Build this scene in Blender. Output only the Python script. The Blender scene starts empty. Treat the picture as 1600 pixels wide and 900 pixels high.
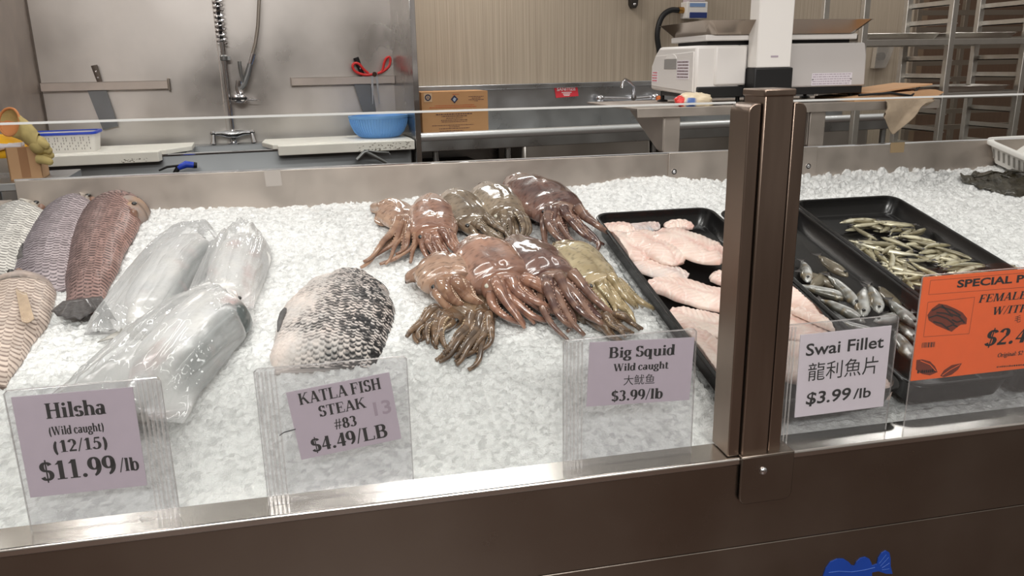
import bpy, math, random
import numpy as np
from mathutils import Matrix, Vector
R_ = math.radians
scene = bpy.context.scene
# ------------------------------------------------------------------ camera, world, lights, exposure
EYE = np.array([0.0, 0.0, 1.40])
CAM_R = np.array([[0.97799584, -0.07256098, 0.19559917],
                  [-0.20787481, -0.25952598, 0.94309826],
                  [-0.01766907, -0.96300632, -0.26889893]])   # world <- (right, down, forward)
F_PX = 1240.0
cam_d = bpy.data.cameras.new('camera'); cam = bpy.data.objects.new('camera', cam_d)
scene.collection.objects.link(cam); scene.camera = cam
cam_d.sensor_width = 36; cam_d.lens = 36 * F_PX / 1600.0; cam_d.clip_start = 0.02
m4 = Matrix.Identity(4)
for i_ in range(3):
    m4[i_][0] = CAM_R[i_][0]; m4[i_][1] = -CAM_R[i_][1]; m4[i_][2] = -CAM_R[i_][2]; m4[i_][3] = EYE[i_]
cam.matrix_world = m4
scene.view_settings.view_transform = 'Standard'; scene.view_settings.look = 'None'
scene.view_settings.gamma = 1.0; scene.view_settings.use_curve_mapping = False
scene.view_settings.exposure = 0.12
scene.cycles.transparent_max_bounces = 24

world = bpy.data.worlds.new('world'); scene.world = world; world.use_nodes = True
wn = world.node_tree; wn.nodes.clear()
w_out = wn.nodes.new('ShaderNodeOutputWorld'); w_bg = wn.nodes.new('ShaderNodeBackground')
w_tc = wn.nodes.new('ShaderNodeTexCoord'); w_sx = wn.nodes.new('ShaderNodeSeparateXYZ'); w_cr = wn.nodes.new('ShaderNodeValToRGB')
w_mr = wn.nodes.new('ShaderNodeMapRange'); w_mr.inputs[1].default_value = -1; w_mr.inputs[2].default_value = 1
wn.links.new(w_tc.outputs['Generated'], w_sx.inputs[0]); wn.links.new(w_sx.outputs[2], w_mr.inputs[0])
wn.links.new(w_mr.outputs[0], w_cr.inputs[0]); w_nz = wn.nodes.new('ShaderNodeTexNoise'); w_nz.inputs['Scale'].default_value = 2.6; w_nz.inputs['Detail'].default_value = 2   # shelves and gaps of the shop around
w_m2 = wn.nodes.new('ShaderNodeMapRange'); w_m2.inputs[1].default_value = .32; w_m2.inputs[2].default_value = .68; w_m2.inputs[3].default_value = .35; w_m2.inputs[4].default_value = 1.75
w_vm = wn.nodes.new('ShaderNodeVectorMath'); w_vm.operation = 'SCALE'
wn.links.new(w_tc.outputs['Generated'], w_nz.inputs[0]); wn.links.new(w_nz.outputs[0], w_m2.inputs[0]); wn.links.new(w_cr.outputs[0], w_vm.inputs[0]); wn.links.new(w_m2.outputs[0], w_vm.inputs['Scale']); wn.links.new(w_vm.outputs[0], w_bg.inputs[0]); wn.links.new(w_bg.outputs[0], w_out.inputs[0])
cr = w_cr.color_ramp
cr.elements[0].position = 0.45; cr.elements[0].color = (0.03, 0.023, 0.018, 1)
cr.elements[1].position = 0.85; cr.elements[1].color = (0.62, 0.58, 0.54, 1)
e_ = cr.elements.new(0.53); e_.color = (0.17, 0.15, 0.13, 1)
w_bg.inputs[1].default_value = 0.8

def area(name, loc, sx, sy, power, col=(1, 0.95, 0.88), rot=(0, 0, 0)):
    l = bpy.data.lights.new(name, 'AREA'); l.shape = 'RECTANGLE'; l.size = sx; l.size_y = sy; l.energy = power; l.color = col
    o = bpy.data.objects.new(name, l); o.location = loc; o.rotation_euler = rot; scene.collection.objects.link(o); return o
LCOL = (1.0, 0.962, 0.93)
area('lamp_rear_left', (-1.75, 4.3, 2.85), 0.9, 0.4, 25, LCOL)
area('lamp_rear_middle', (0.6, 4.4, 2.85), 1.0, 0.4, 21, LCOL)
area('lamp_rear_right', (3.9, 4.6, 2.85), 1.2, 0.4, 9, LCOL)
area('lamp_case_left', (-0.6, 1.75, 2.75), 1.3, 0.12, 7, (1, 0.97, 0.95))
area('lamp_case_right', (1.0, 1.75, 2.75), 1.3, 0.12, 6, (1, 0.97, 0.95))
area('lamp_shop_left', (-1.0, -0.25, 2.9), 1.2, 0.16, 30, LCOL)
area('lamp_shop_right', (0.75, -0.25, 2.9), 1.2, 0.16, 24, LCOL)
area('fill_cards_front', (-0.2, -2.3, 2.9), 1.6, 0.3, 150, LCOL)  # unseen lamp added behind the camera to light the price cards frontally

# ------------------------------------------------------------------ frames: pixels (1600x900) to places
def ray(px, py): return CAM_R @ np.array([(px - 800) / F_PX, (py - 450) / F_PX, 1.0])
def at_y(px, py, y): r = ray(px, py); return EYE + r * (y / r[1])
def at_z(px, py, z): r = ray(px, py); return EYE + r * ((z - EYE[2]) / r[2])
SL = 0.235; AL = math.atan(SL); CA, SA = math.cos(AL), math.sin(AL)      # the ice bed slopes up to the back
S0 = np.array([0, 1.0, 0.838])
def S(x, s, h=0.0): return np.array([x, S0[1] + s * CA - h * SA, S0[2] + s * SA + h * CA])
def sp(px, py, h=0.02):
    n = np.array([0, -SA, CA]); r = ray(px, py); t = (h - n @ (EYE - S0)) / (n @ r); p = EYE + r * t - S0
    return np.array([p[0], p[1] * CA + p[2] * SA])
BA = R_(6); CB, SB = math.cos(BA), math.sin(BA)                          # the back wall is turned six degrees
def B(u, v, z): return np.array([u * CB - v * SB, u * SB + v * CB, z])
def bp(px, py, v):
    n = np.array([-SB, CB, 0]); r = ray(px, py); t = (v - n @ EYE) / (n @ r); w = EYE + r * t
    return np.array([w[0] * CB + w[1] * SB, v, w[2]])

# ------------------------------------------------------------------ noise
def _h(ix, iy, iz, seed):
    n = (ix.astype(np.int64) * 374761393 + iy.astype(np.int64) * 668265263 + iz.astype(np.int64) * 2147483647 + seed * 144269) & 0xffffffff
    n = ((n ^ (n >> 13)) * 1274126177) & 0xffffffff
    n = ((n ^ (n >> 16)) * 2246822519) & 0xffffffff
    return ((n ^ (n >> 15)) & 0xffffff) / float(0xffffff)
def vnoise(x, y, z=None, seed=0):
    x = np.asarray(x, float); y = np.asarray(y, float); z = np.zeros_like(x) if z is None else np.asarray(z, float) + np.zeros_like(x)
    xi, yi, zi = np.floor(x), np.floor(y), np.floor(z); fx, fy, fz = x - xi, y - yi, z - zi
    fx, fy, fz = [t * t * (3 - 2 * t) for t in (fx, fy, fz)]
    r = 0
    for a in (0, 1):
        for b in (0, 1):
            for c in (0, 1):
                r = r + _h(xi + a, yi + b, zi + c, seed) * (fx if a else 1 - fx) * (fy if b else 1 - fy) * (fz if c else 1 - fz)
    return r
def fbm(x, y, z=None, seed=0, o=3):
    r = 0; a = 0.5; k = 1.0
    for i in range(o):
        r = r + a * vnoise(np.asarray(x) * k, np.asarray(y) * k, None if z is None else np.asarray(z) * k, seed + i); a *= .5; k *= 2.03
    return r / (1 - 0.5 ** o)
def worley(x, y, seed=0):
    xi, yi = np.floor(x), np.floor(y); best = np.full(x.shape, 9.0); cx = np.zeros_like(x); cy = np.zeros_like(x); ci = np.zeros_like(x); cj = np.zeros_like(x)
    for a in (-1, 0, 1):
        for b in (-1, 0, 1):
            px = xi + a + _h(xi + a, yi + b, xi * 0, seed); py = yi + b + _h(xi + a, yi + b, xi * 0, seed + 7)
            d = (x - px) ** 2 + (y - py) ** 2; k = d < best
            best = np.where(k, d, best); cx = np.where(k, px, cx); cy = np.where(k, py, cy); ci = np.where(k, xi + a, ci); cj = np.where(k, yi + b, cj)
    return np.sqrt(best), x - cx, y - cy, ci, cj

def lin(c):
    c = np.asarray(c, float) / 255.0
    return np.where(c <= 0.04045, c / 12.92, ((c + 0.055) / 1.055) ** 2.4)
def mixc(a, b, t): t = np.asarray(t)[..., None]; return a * (1 - t) + b * t

# ------------------------------------------------------------------ materials
def new_mat(name):
    m = bpy.data.materials.new(name); m.use_nodes = True; nt = m.node_tree; return m, nt, nt.nodes['Principled BSDF']
def pm(name, rgb, rough=0.5, metal=0.0, noise=0.0, nscale=20.0, bump=0.0, bscale=80.0, coat=0.0, sss=0.0, stretch=(1, 1, 1), rvar=0.0, spec=0.5, lin_=False):
    m, nt, b = new_mat(name); col = tuple(rgb) if lin_ else tuple(lin(rgb))
    b.inputs['Base Color'].default_value = (*col, 1); b.inputs['Roughness'].default_value = rough; b.inputs['Metallic'].default_value = metal
    b.inputs['Coat Weight'].default_value = coat; b.inputs['Coat Roughness'].default_value = 0.08; b.inputs['Specular IOR Level'].default_value = spec
    if sss: b.inputs['Subsurface Weight'].default_value = sss; b.inputs['Subsurface Radius'].default_value = (0.01, 0.006, 0.004)
    if noise or bump or rvar:
        tc = nt.nodes.new('ShaderNodeTexCoord'); mp = nt.nodes.new('ShaderNodeMapping'); mp.inputs['Scale'].default_value = stretch
        nt.links.new(tc.outputs['Object'], mp.inputs[0])
    if noise or rvar:
        n = nt.nodes.new('ShaderNodeTexNoise'); n.inputs['Scale'].default_value = nscale; n.inputs['Detail'].default_value = 5; nt.links.new(mp.outputs[0], n.inputs[0])
    if noise:
        r = nt.nodes.new('ShaderNodeValToRGB'); r.color_ramp.elements[0].position = .3; r.color_ramp.elements[1].position = .7
        r.color_ramp.elements[0].color = (*[c * (1 - noise) for c in col], 1); r.color_ramp.elements[1].color = (*[min(1, c * (1 + noise)) for c in col], 1)
        nt.links.new(n.outputs[0], r.inputs[0]); nt.links.new(r.outputs[0], b.inputs['Base Color'])
    if rvar:
        q = nt.nodes.new('ShaderNodeMapRange'); q.inputs[1].default_value = .3; q.inputs[2].default_value = .7
        q.inputs[3].default_value = max(.05, rough - rvar); q.inputs[4].default_value = rough + rvar
        nt.links.new(n.outputs[0], q.inputs[0]); nt.links.new(q.outputs[0], b.inputs['Roughness'])
    if bump:
        n2 = nt.nodes.new('ShaderNodeTexNoise'); n2.inputs['Scale'].default_value = bscale; n2.inputs['Detail'].default_value = 4; nt.links.new(mp.outputs[0], n2.inputs[0])
        bu = nt.nodes.new('ShaderNodeBump'); bu.inputs['Strength'].default_value = bump; bu.inputs['Distance'].default_value = 0.01
        nt.links.new(n2.outputs[0], bu.inputs['Height']); nt.links.new(bu.outputs[0], b.inputs['Normal'])
    return m
def cm(name, rough=0.3, coat=0.0, sss=0.0, bump=0.0, bscale=200.0, metal=0.0, spec=0.5):
    """material coloured by the mesh's own pigment attribute"""
    m = pm(name, (128, 128, 128), rough, metal, 0, 1, bump, bscale, coat, sss, spec=spec); nt = m.node_tree
    a = nt.nodes.new('ShaderNodeAttribute'); a.attribute_name = 'Col'; nt.links.new(a.outputs['Color'], nt.nodes['Principled BSDF'].inputs['Base Color'])
    return m
def clear(name, tint=(1, 1, 1), base=0.03, fres=1.35, rough=0.03, milk=0.0, milkcol=(.9, .92, .92), bump=0.0, bscale=60):
    m, nt, b = new_mat(name); nt.nodes.remove(b); out = nt.nodes['Material Output']
    t = nt.nodes.new('ShaderNodeBsdfTransparent'); t.inputs[0].default_value = (*tint, 1)
    g = nt.nodes.new('ShaderNodeBsdfGlossy'); g.inputs['Roughness'].default_value = rough; g.inputs[0].default_value = (1, 1, 1, 1)
    f = nt.nodes.new('ShaderNodeFresnel'); f.inputs[0].default_value = fres
    ad = nt.nodes.new('ShaderNodeMath'); ad.operation = 'ADD'; ad.inputs[1].default_value = base; nt.links.new(f.outputs[0], ad.inputs[0])
    mx = nt.nodes.new('ShaderNodeMixShader'); nt.links.new(ad.outputs[0], mx.inputs[0]); nt.links.new(t.outputs[0], mx.inputs[1]); nt.links.new(g.outputs[0], mx.inputs[2])
    last = mx
    if milk:
        d = nt.nodes.new('ShaderNodeBsdfDiffuse'); d.inputs[0].default_value = (*milkcol, 1)
        m2 = nt.nodes.new('ShaderNodeMixShader'); m2.inputs[0].default_value = milk
        nt.links.new(mx.outputs[0], m2.inputs[1]); nt.links.new(d.outputs[0], m2.inputs[2]); last = m2
    if bump:
        tc = nt.nodes.new('ShaderNodeTexCoord'); n2 = nt.nodes.new('ShaderNodeTexNoise'); n2.inputs['Scale'].default_value = bscale; nt.links.new(tc.outputs['Object'], n2.inputs[0])
        bu = nt.nodes.new('ShaderNodeBump'); bu.inputs['Strength'].default_value = bump; bu.inputs['Distance'].default_value = 0.02
        nt.links.new(n2.outputs[0], bu.inputs['Height']); nt.links.new(bu.outputs[0], g.inputs['Normal'])
    nt.links.new(last.outputs[0], out.inputs[0]); return m
def steel(name, rgb=(178, 170, 163), rough=0.34, rvar=0.1, nscale=2.5, stretch=(1, 1, 1), bump=0.03, bscale=6, noise=0.1):
    return pm(name, rgb, rough, 1.0, noise, nscale, bump, bscale, stretch=stretch, rvar=rvar)
M = dict(
    ledge_steel=steel('ledge_steel', (196, 192, 187), 0.2, 0.08, 5, (1, 1, 1), .02, 5, .06), apron_steel=steel('apron_steel', (128, 130, 132), 0.4, .08, 4, (1, 1, 1), 0, 5, .1),
    steel_case=steel('case_steel', (142, 133, 124), 0.30, 0.08, 4, (1, 1, 1), .02, 5, .06),
    steel_dull=steel('dull_plate_steel', (190, 180, 172), 0.5, 0.08, 9, (1, 1, 1), .03, 12, .1),
    steel_post=steel('post_steel', (142, 126, 114), 0.36, 0.05, 3, (8, 8, 1), .0, 5, .05),
    steel_wall=steel('wall_steel', (196, 191, 186), 0.36, 0.17, 1.3, (1, 1, .8), .0, 2.2, .30),
    steel_sink=steel('sink_steel', (186, 188, 190), 0.33, 0.1, 5, (1, 1, 1), .04, 6, .08),
    chrome=pm('chrome', (215, 215, 218), 0.12, 1.0), gal=pm('rack_aluminium', (205, 202, 196), 0.42, 1.0, .05, 30),
    pan=pm('sheet_pan_aluminium', (225, 222, 215), 0.3, 1.0, .05, 10),
    glass=clear('clear_glass', (.97, .985, .98), 0.0, 1.25, 0.01), glass_edge=pm('polished_glass_edge', (196, 198, 196), .25),
    acrylic=clear('clear_acrylic', (.95, .95, .955), 0.012, 1.2, 0.03, milk=.015, bump=.03, bscale=30), fold=clear('acrylic_fold', (.92, .92, .92), .05, 1.4, .08, milk=.10, milkcol=(.86, .84, .82)),
    paper=pm('lilac_paper', (200, 190, 200), .75, noise=.02, nscale=60), paper_white=pm('white_paper', (226, 220, 226), .75, noise=.02, nscale=60),
    orange=pm('orange_paper', (252, 118, 48), .7, noise=.02, nscale=50), ink=pm('black_ink', (14, 13, 15), .6), ink_soft=pm('grey_ink', (176, 163, 174), .7),
    ink_brown=pm('brown_ink', (128, 48, 16), .7), ink_dark=pm('dark_brown_ink', (48, 26, 16), .7), ink_orange_line=pm('thin_ink_line', (140, 62, 24), .7),
    black_plastic=pm('black_tray_plastic', (15, 15, 16), .22, bump=.02, bscale=150), black_rubber=pm('black_rubber', (18, 18, 19), .55),
    scale_body=pm('scale_plastic', (226, 223, 219), .42, noise=.02, nscale=6), scale_grey=pm('scale_grey_plastic', (196, 192, 189), .45, noise=.02, nscale=6),
    board=pm('white_cutting_board', (250, 247, 238), .5, noise=.05, nscale=7, bump=.1, bscale=25), stain=pm('board_stain', (120, 112, 98), .8),
    blue_plastic=pm('blue_plastic', (122, 178, 238), .35, noise=.03, nscale=30), deep_blue=pm('deep_blue_plastic', (38, 74, 205), .4), white_plastic=pm('white_plastic', (236, 233, 228), .45),
    kraft=pm('cardboard', (196, 150, 104), .8, noise=.05, nscale=8), kraft_pale=pm('pale_cardboard', (190, 150, 112), .8, noise=.05, nscale=9), tape=pm('brown_packing_tape', (160, 118, 84), .3),
    kraft_ink=pm('box_print', (96, 66, 66), .8), kraft_red=pm('box_red_print', (196, 96, 58), .8), navy=pm('navy_print', (52, 56, 84), .8),
    red=pm('red_plastic', (216, 44, 40), .45), red_sign=pm('red_sticker', (224, 60, 72), .5), white_ink=pm('white_print', (244, 236, 236), .6),
    glove=pm('tan_glove', (196, 176, 116), .8, noise=.14, nscale=26, bump=.2, bscale=60), yellow=pm('yellow_cloth', (246, 186, 30), .7, noise=.05, nscale=30), cuff=pm('orange_glove_lining', (222, 150, 96), .8),
    cloth=pm('grey_rag', (160, 142, 122), .9, noise=.1, nscale=40, bump=.2, bscale=80), maroon=pm('maroon_plastic', (78, 36, 26), .35), decal=pm('blue_decal', (12, 54, 136), .5, noise=.06, nscale=18), decal_line=pm('pale_decal_line', (60, 92, 160), .5),
    grey_metal=pm('grey_handle_metal', (140, 142, 142), .4, .8), weed=pm('dark_green_seaweed', (50, 44, 30), .22, noise=.6, nscale=50, bump=.6, bscale=110, coat=.6),
    film=clear('clear_film', (.97, .97, .97), .03, 1.35, .07, milk=.24, milkcol=(.97, .97, .97)),
    fish=cm('scaled_skin', .42, .06, spec=.4), fin=pm('dark_fin', (72, 68, 68), .4, noise=.3, nscale=90, bump=.4, bscale=120, coat=.3), silver=cm('silver_skin', .25, .5, metal=.3, spec=.7), flesh=cm('white_flesh', .34, .3, .12, .12, 190),
    squid=cm('squid_skin', .16, .8, .04, .03, 60, spec=.6), eye=pm('fish_eye', (22, 20, 18), .1, coat=1), eye_pale=pm('pale_fish_eye', (200, 196, 180), .1, coat=1), gill=pm('gill_flesh', (186, 162, 138), .35, noise=.15, nscale=60, coat=.4),
    pale_fin=pm('pale_fin', (176, 172, 166), .4, noise=.15, nscale=80, coat=.3), mouth=pm('reddish_snout', (128, 96, 80), .35, noise=.2, nscale=60, coat=.4),
)

# ------------------------------------------------------------------ mesh building
class MB:
    def __init__(s): s.v = []; s.f = []; s.c = []; s.n = 0
    def add(s, V, F, col=None):
        V = np.asarray(V, float).reshape(-1, 3); k = s.n; s.v.append(V); s.f.extend([tuple(int(i) + k for i in f) for f in F]); s.n += len(V)
        s.c.append(np.broadcast_to(np.asarray(col, float), (len(V), 3)) if col is not None else np.full((len(V), 3), .5)); return s
    def box(s, c, d, rot=None):
        c = np.array(c, float); d = np.array(d, float) / 2
        V = np.array([[x, y, z] for x in (-1, 1) for y in (-1, 1) for z in (-1, 1)], float) * d
        if rot is not None: V = V @ np.array(Matrix.Rotation(rot[1], 3, rot[0])).T
        return s.add(V + c, [(0, 1, 3, 2), (4, 6, 7, 5), (0, 4, 5, 1), (2, 3, 7, 6), (0, 2, 6, 4), (1, 5, 7, 3)])
    def bx(s, x0, x1, y0, y1, z0, z1): return s.box(((x0 + x1) / 2, (y0 + y1) / 2, (z0 + z1) / 2), (x1 - x0, y1 - y0, z1 - z0))
    def grid(s, P, wrap=True, caps=True, col=None):
        n, m = P.shape[:2]; F = []
        mm = m if wrap else m - 1
        I = np.arange(n * m).reshape(n, m)
        a = I[:-1, :mm].ravel(); b = np.roll(I, -1, 1)[:-1, :mm].ravel(); c = np.roll(I, -1, 1)[1:, :mm].ravel(); d = I[1:, :mm].ravel()
        F = list(map(tuple, np.stack([a, b, c, d], 1).tolist()))
        if caps and wrap: F.append(tuple(I[0][::-1].tolist())); F.append(tuple(I[-1].tolist()))
        return s.add(P.reshape(-1, 3), F, None if col is None else np.asarray(col).reshape(-1, 3))
    def tube(s, P, r, n=8, col=None, caps=True):
        P = np.asarray(P, float); r = np.broadcast_to(np.asarray(r, float), (len(P),)); T = np.gradient(P, axis=0); T /= np.linalg.norm(T, axis=1)[:, None] + 1e-12
        u = np.cross(T[0], [0.13, 0.27, 1.0]);
        if np.linalg.norm(u) < 1e-3: u = np.cross(T[0], [1, 0, 0])
        rings = []; a = np.linspace(0, 2 * np.pi, n, endpoint=False)
        for i in range(len(P)):
            u = u - T[i] * (u @ T[i]); u /= np.linalg.norm(u); w = np.cross(T[i], u)
            rings.append(P[i] + r[i] * (np.cos(a)[:, None] * u + np.sin(a)[:, None] * w))
        return s.grid(np.array(rings), True, caps, None if col is None else np.broadcast_to(np.asarray(col)[:, None, :] if np.ndim(col) == 2 else col, (len(P), n, 3)))
    def cyl(s, a, b, r, n=16): return s.tube([a, b], r, n)
    def lathe(s, prof, n=32, c=(0, 0, 0), sx=1.0, sy=1.0):
        a = np.linspace(0, 2 * np.pi, n, endpoint=False)
        return s.grid(np.array([[[c[0] + r * math.cos(t) * sx, c[1] + r * math.sin(t) * sy, c[2] + z] for t in a] for r, z in prof]))
    def sph(s, c, r, n=16, col=None):
        r = np.broadcast_to(np.asarray(r, float), (3,)); th = np.linspace(.02, np.pi - .02, n // 2 + 1); a = np.linspace(0, 2 * np.pi, n, endpoint=False)
        P = np.stack([np.sin(th)[:, None] * np.cos(a), np.sin(th)[:, None] * np.sin(a), np.cos(th)[:, None] + 0 * a], -1) * r + np.array(c)
        return s.grid(P, True, True, None if col is None else np.broadcast_to(col, P.shape))
    def prism(s, O, a0, a1, axis='y'):
        """outline O (2-D) swept along an axis: y -> O is (x,z); z -> (x,y); x -> (y,z)"""
        O = np.asarray(O, float); k = len(O)
        def w(a): return [{'y': (p[0], a, p[1]), 'z': (p[0], p[1], a), 'x': (a, p[0], p[1])}[axis] for p in O]
        return s.add(w(a0) + w(a1), [tuple(range(k))[::-1], tuple(range(k, 2 * k))] + [(i, (i + 1) % k, k + (i + 1) % k, k + i) for i in range(k)])
    def build(s, name, mat, parent=None, smooth=True, bevel=0.0, sharp=35, loc=None, rot=None):
        me = bpy.data.meshes.new(name); V = np.concatenate(s.v); me.from_pydata(V.tolist(), [], s.f)
        if any((c != .5).any() for c in s.c):
            ca = me.color_attributes.new('Col', 'FLOAT_COLOR', 'POINT'); ca.data.foreach_set('color', np.c_[np.concatenate(s.c), np.ones(len(V))].ravel())
        if smooth:
            me.polygons.foreach_set('use_smooth', [True] * len(me.polygons))
            if sharp: me.set_sharp_from_angle(angle=R_(sharp))
        me.materials.append(M[mat] if isinstance(mat, str) else mat); me.update()
        o = bpy.data.objects.new(name, me); scene.collection.objects.link(o)
        if parent is not None: o.parent = parent
        if loc is not None: o.location = loc
        if rot is not None: o.rotation_euler = rot
        if bevel:
            b = o.modifiers.new('bevel', 'BEVEL'); b.width = bevel; b.segments = 2; b.limit_method = 'ANGLE'
        return o
def fixn(o):
    """point the faces outward"""
    import bmesh
    b = bmesh.new(); b.from_mesh(o.data); bmesh.ops.recalc_face_normals(b, faces=b.faces); b.to_mesh(o.data); b.free(); return o
def tag(o, label, cat, group=None, kind=None):
    o['label'] = label
    if cat: o['category'] = cat
    if group: o['group'] = group
    if kind: o['kind'] = kind
    return o
def thing(name, label, cat, loc=(0, 0, 0), rot=(0, 0, 0), group=None):
    o = bpy.data.objects.new(name, None); o.empty_display_size = .05; scene.collection.objects.link(o); o.location = loc; o.rotation_euler = rot
    return tag(o, label, cat, group)
def struct(o): o['kind'] = 'structure'; return o
def bthing(name, label, cat, u, v, z, group=None, rz=0): return thing(name, label, cat, B(u, v, z), (0, 0, BA + rz), group)
def sthing(name, label, cat, x, s, h=0, group=None): return thing(name, label, cat, S(x, s, h), (AL, 0, 0), group)
def smooth_path(P, n):
    P = np.asarray(P, float); k = len(P)
    if k == 2: t = np.linspace(0, 1, n)[:, None]; return P[0] * (1 - t) + P[1] * t
    Q = np.vstack([2 * P[0] - P[1], P, 2 * P[-1] - P[-2]]); out = []
    for t in np.linspace(0, k - 1, n):
        i = min(int(t), k - 2); f = t - i; a, b, c, d = Q[i], Q[i + 1], Q[i + 2], Q[i + 3]
        out.append(.5 * ((2 * b) + (-a + c) * f + (2 * a - 5 * b + 4 * c - d) * f * f + (-a + 3 * b - 3 * c + d) * f ** 3))
    return np.array(out)
def prof(keys, t): k = np.array(keys, float); x = np.asarray(t); i = np.clip(np.searchsorted(k[:, 0], x) - 1, 0, len(k) - 2); f = np.clip((x - k[i, 0]) / (k[i + 1, 0] - k[i, 0]), 0, 1); f = f * f * (3 - 2 * f); return k[i, 1] * (1 - f) + k[i + 1, 1] * f
def body(path, hh, th, n=60, m=40, h0=0.0, ex=2.0, flat=0.5, flex=None):
    """loft lying on the bed: half width hh(t) across the path, height th(t); returns points and (t, phi, arclength, lateral) grids"""
    C = smooth_path(path, n); t = np.linspace(0, 1, n); T = np.gradient(C, axis=0); T /= np.linalg.norm(T, axis=1)[:, None]; N = np.stack([-T[:, 1], T[:, 0]], 1)
    a = np.linspace(0, 2 * np.pi, m, endpoint=False); c, s = np.cos(a), np.sin(a)
    ce = np.sign(c) * np.abs(c) ** (2 / ex); se = np.sign(s) * np.abs(s) ** (2 / ex); se = np.where(se < 0, se * flat, se)
    H = prof(hh, t); Th = prof(th, t); al = np.r_[0, np.cumsum(np.linalg.norm(np.diff(C, axis=0), axis=1))]
    hz = (prof(h0, t) if isinstance(h0, (list, tuple)) else np.full(n, h0))[:, None]
    lat = H[:, None] * ce[None]
    P = np.stack([C[:, 0:1] + N[:, 0:1] * lat, C[:, 1:2] + N[:, 1:2] * lat, hz + Th[:, None] * se[None]], -1)
    return P, t[:, None] + 0 * lat, a[None] + 0 * lat, al[:, None] + 0 * lat, lat
# ------------------------------------------------------------------ setting
fm = pm('quarry_tile_floor', (92, 60, 48), .35, noise=.15, nscale=3)
nt_ = fm.node_tree; br = nt_.nodes.new('ShaderNodeTexBrick'); br.offset = 0; br.inputs['Scale'].default_value = 3.3; br.inputs['Brick Width'].default_value = .5; br.inputs['Row Height'].default_value = .5; br.inputs['Mortar Size'].default_value = .012
br.inputs['Color1'].default_value = (*lin((76, 56, 46)), 1); br.inputs['Color2'].default_value = (*lin((66, 50, 42)), 1); br.inputs['Mortar'].default_value = (*lin((70, 62, 56)), 1)
tc_ = nt_.nodes.new('ShaderNodeTexCoord'); nt_.links.new(tc_.outputs['Object'], br.inputs[0]); nt_.links.new(br.outputs[0], nt_.nodes['Principled BSDF'].inputs['Base Color'])
struct(MB().bx(-5, 9, -5, 7.5, -.05, 0).build('floor', fm, smooth=False))
wm = pm('beige_wall_panel', (190, 172, 146), .6)
nt_ = wm.node_tree; tc_ = nt_.nodes.new('ShaderNodeTexCoord'); mp_ = nt_.nodes.new('ShaderNodeMapping'); mp_.inputs['Scale'].default_value = (60, 1, .7); nz_ = nt_.nodes.new('ShaderNodeTexNoise'); nz_.inputs['Scale'].default_value = 1.6; nz_.inputs['Detail'].default_value = 6
rp_ = nt_.nodes.new('ShaderNodeValToRGB'); rp_.color_ramp.elements[0].position = .3; rp_.color_ramp.elements[1].position = .72; rp_.color_ramp.elements[0].color = (*lin((162, 148, 130)), 1); rp_.color_ramp.elements[1].color = (*lin((190, 177, 158)), 1)
nt_.links.new(tc_.outputs['Object'], mp_.inputs[0]); nt_.links.new(mp_.outputs[0], nz_.inputs[0]); nt_.links.new(nz_.outputs[0], rp_.inputs[0]); nt_.links.new(rp_.outputs[0], nt_.nodes['Principled BSDF'].inputs['Base Color'])
WV = 4.97
struct(MB().bx(-1.6, 4.83, 0, .08, 0, 2.9).build('wall_back', wm, loc=B(0, WV, 0), rot=(0, 0, BA), smooth=False))
o = struct(MB().bx(4.83, 8.0, 0, .08, 0, 2.9).build('wall_right', pm('brown_wall_panel', (96, 74, 58), .5, noise=.1, nscale=6, stretch=(8, 1, 1)), loc=B(0, WV, 0), rot=(0, 0, BA), smooth=False))
struct(MB().bx(4.80, 4.86, -.015, .0, 0, 2.9).build('trim_1', pm('wall_joint_trim', (120, 100, 80), .5), loc=B(0, WV, 0), rot=(0, 0, BA), smooth=False))
struct(MB().bx(-.06, 0, -1.9, 0, 0, 2.9).build('wall_left', 'steel_dull', loc=B(-1.054, WV, 0), rot=(0, 0, BA), smooth=False))

# ------------------------------------------------------------------ display case
XL, XR = -1.6, 2.5
case = thing('display_case', 'long stainless steel seafood display case heaped with crushed ice behind low glass', 'display case', (0, .95, 0))
def cp(name, mb, mat, par=case, **k): return mb.build(name, mat, par, **k)
Y0 = .95
cp('lower_panel', MB().bx(XL, XR, .004, .03, .05, .698), 'steel_case', bevel=.002)
cp('front_apron', MB().bx(XL, XR, 0, .03, .701, .842), 'steel_case', bevel=.002)
cp('front_ledge', MB().bx(XL, XR, -.003, .052, .838, .85), 'ledge_steel', bevel=.003)
cp('tub', MB().bx(XL, XR, .03, 1.09, .05, .60).bx(XL, XR, .045, .06, .60, .838), 'steel_dull', smooth=False)
cp('end_panel', MB().bx(-.80, -.765, .06, 1.1, .60, 1.12), 'steel_dull', bevel=.003)
YB = 2.05 - Y0
bpl = cp('back_plate', MB().bx(-.755, XR, YB, YB + .012, .60, 1.163), 'steel_dull', bevel=.0015)
cp('rolled_edge', MB().tube([(-.755, YB + .004, 1.164), (XR, YB + .004, 1.164)], .0032, 8), 'chrome', bpl)
mpl = cp('mounting_plate', MB().prism([(.868, 1.075), (.868, 1.165), (1.318, 1.165), (1.318, 1.085), (1.311, 1.078), (1.3, 1.075)], YB - .005, YB, 'y'), 'steel_dull', bevel=.001)
for x, z in ((.884, 1.114), (1.291, 1.112)):
    b_ = MB().prism([(x + .0075 * math.cos(a), z + .0075 * math.sin(a)) for a in np.linspace(0, 2 * math.pi, 18)[:-1]], YB - .0075, YB - .005)
    b_.sph((x, YB - .008, z), (.0045, .0028, .0045), 12); cp('bolt', b_, 'chrome', mpl)
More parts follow.
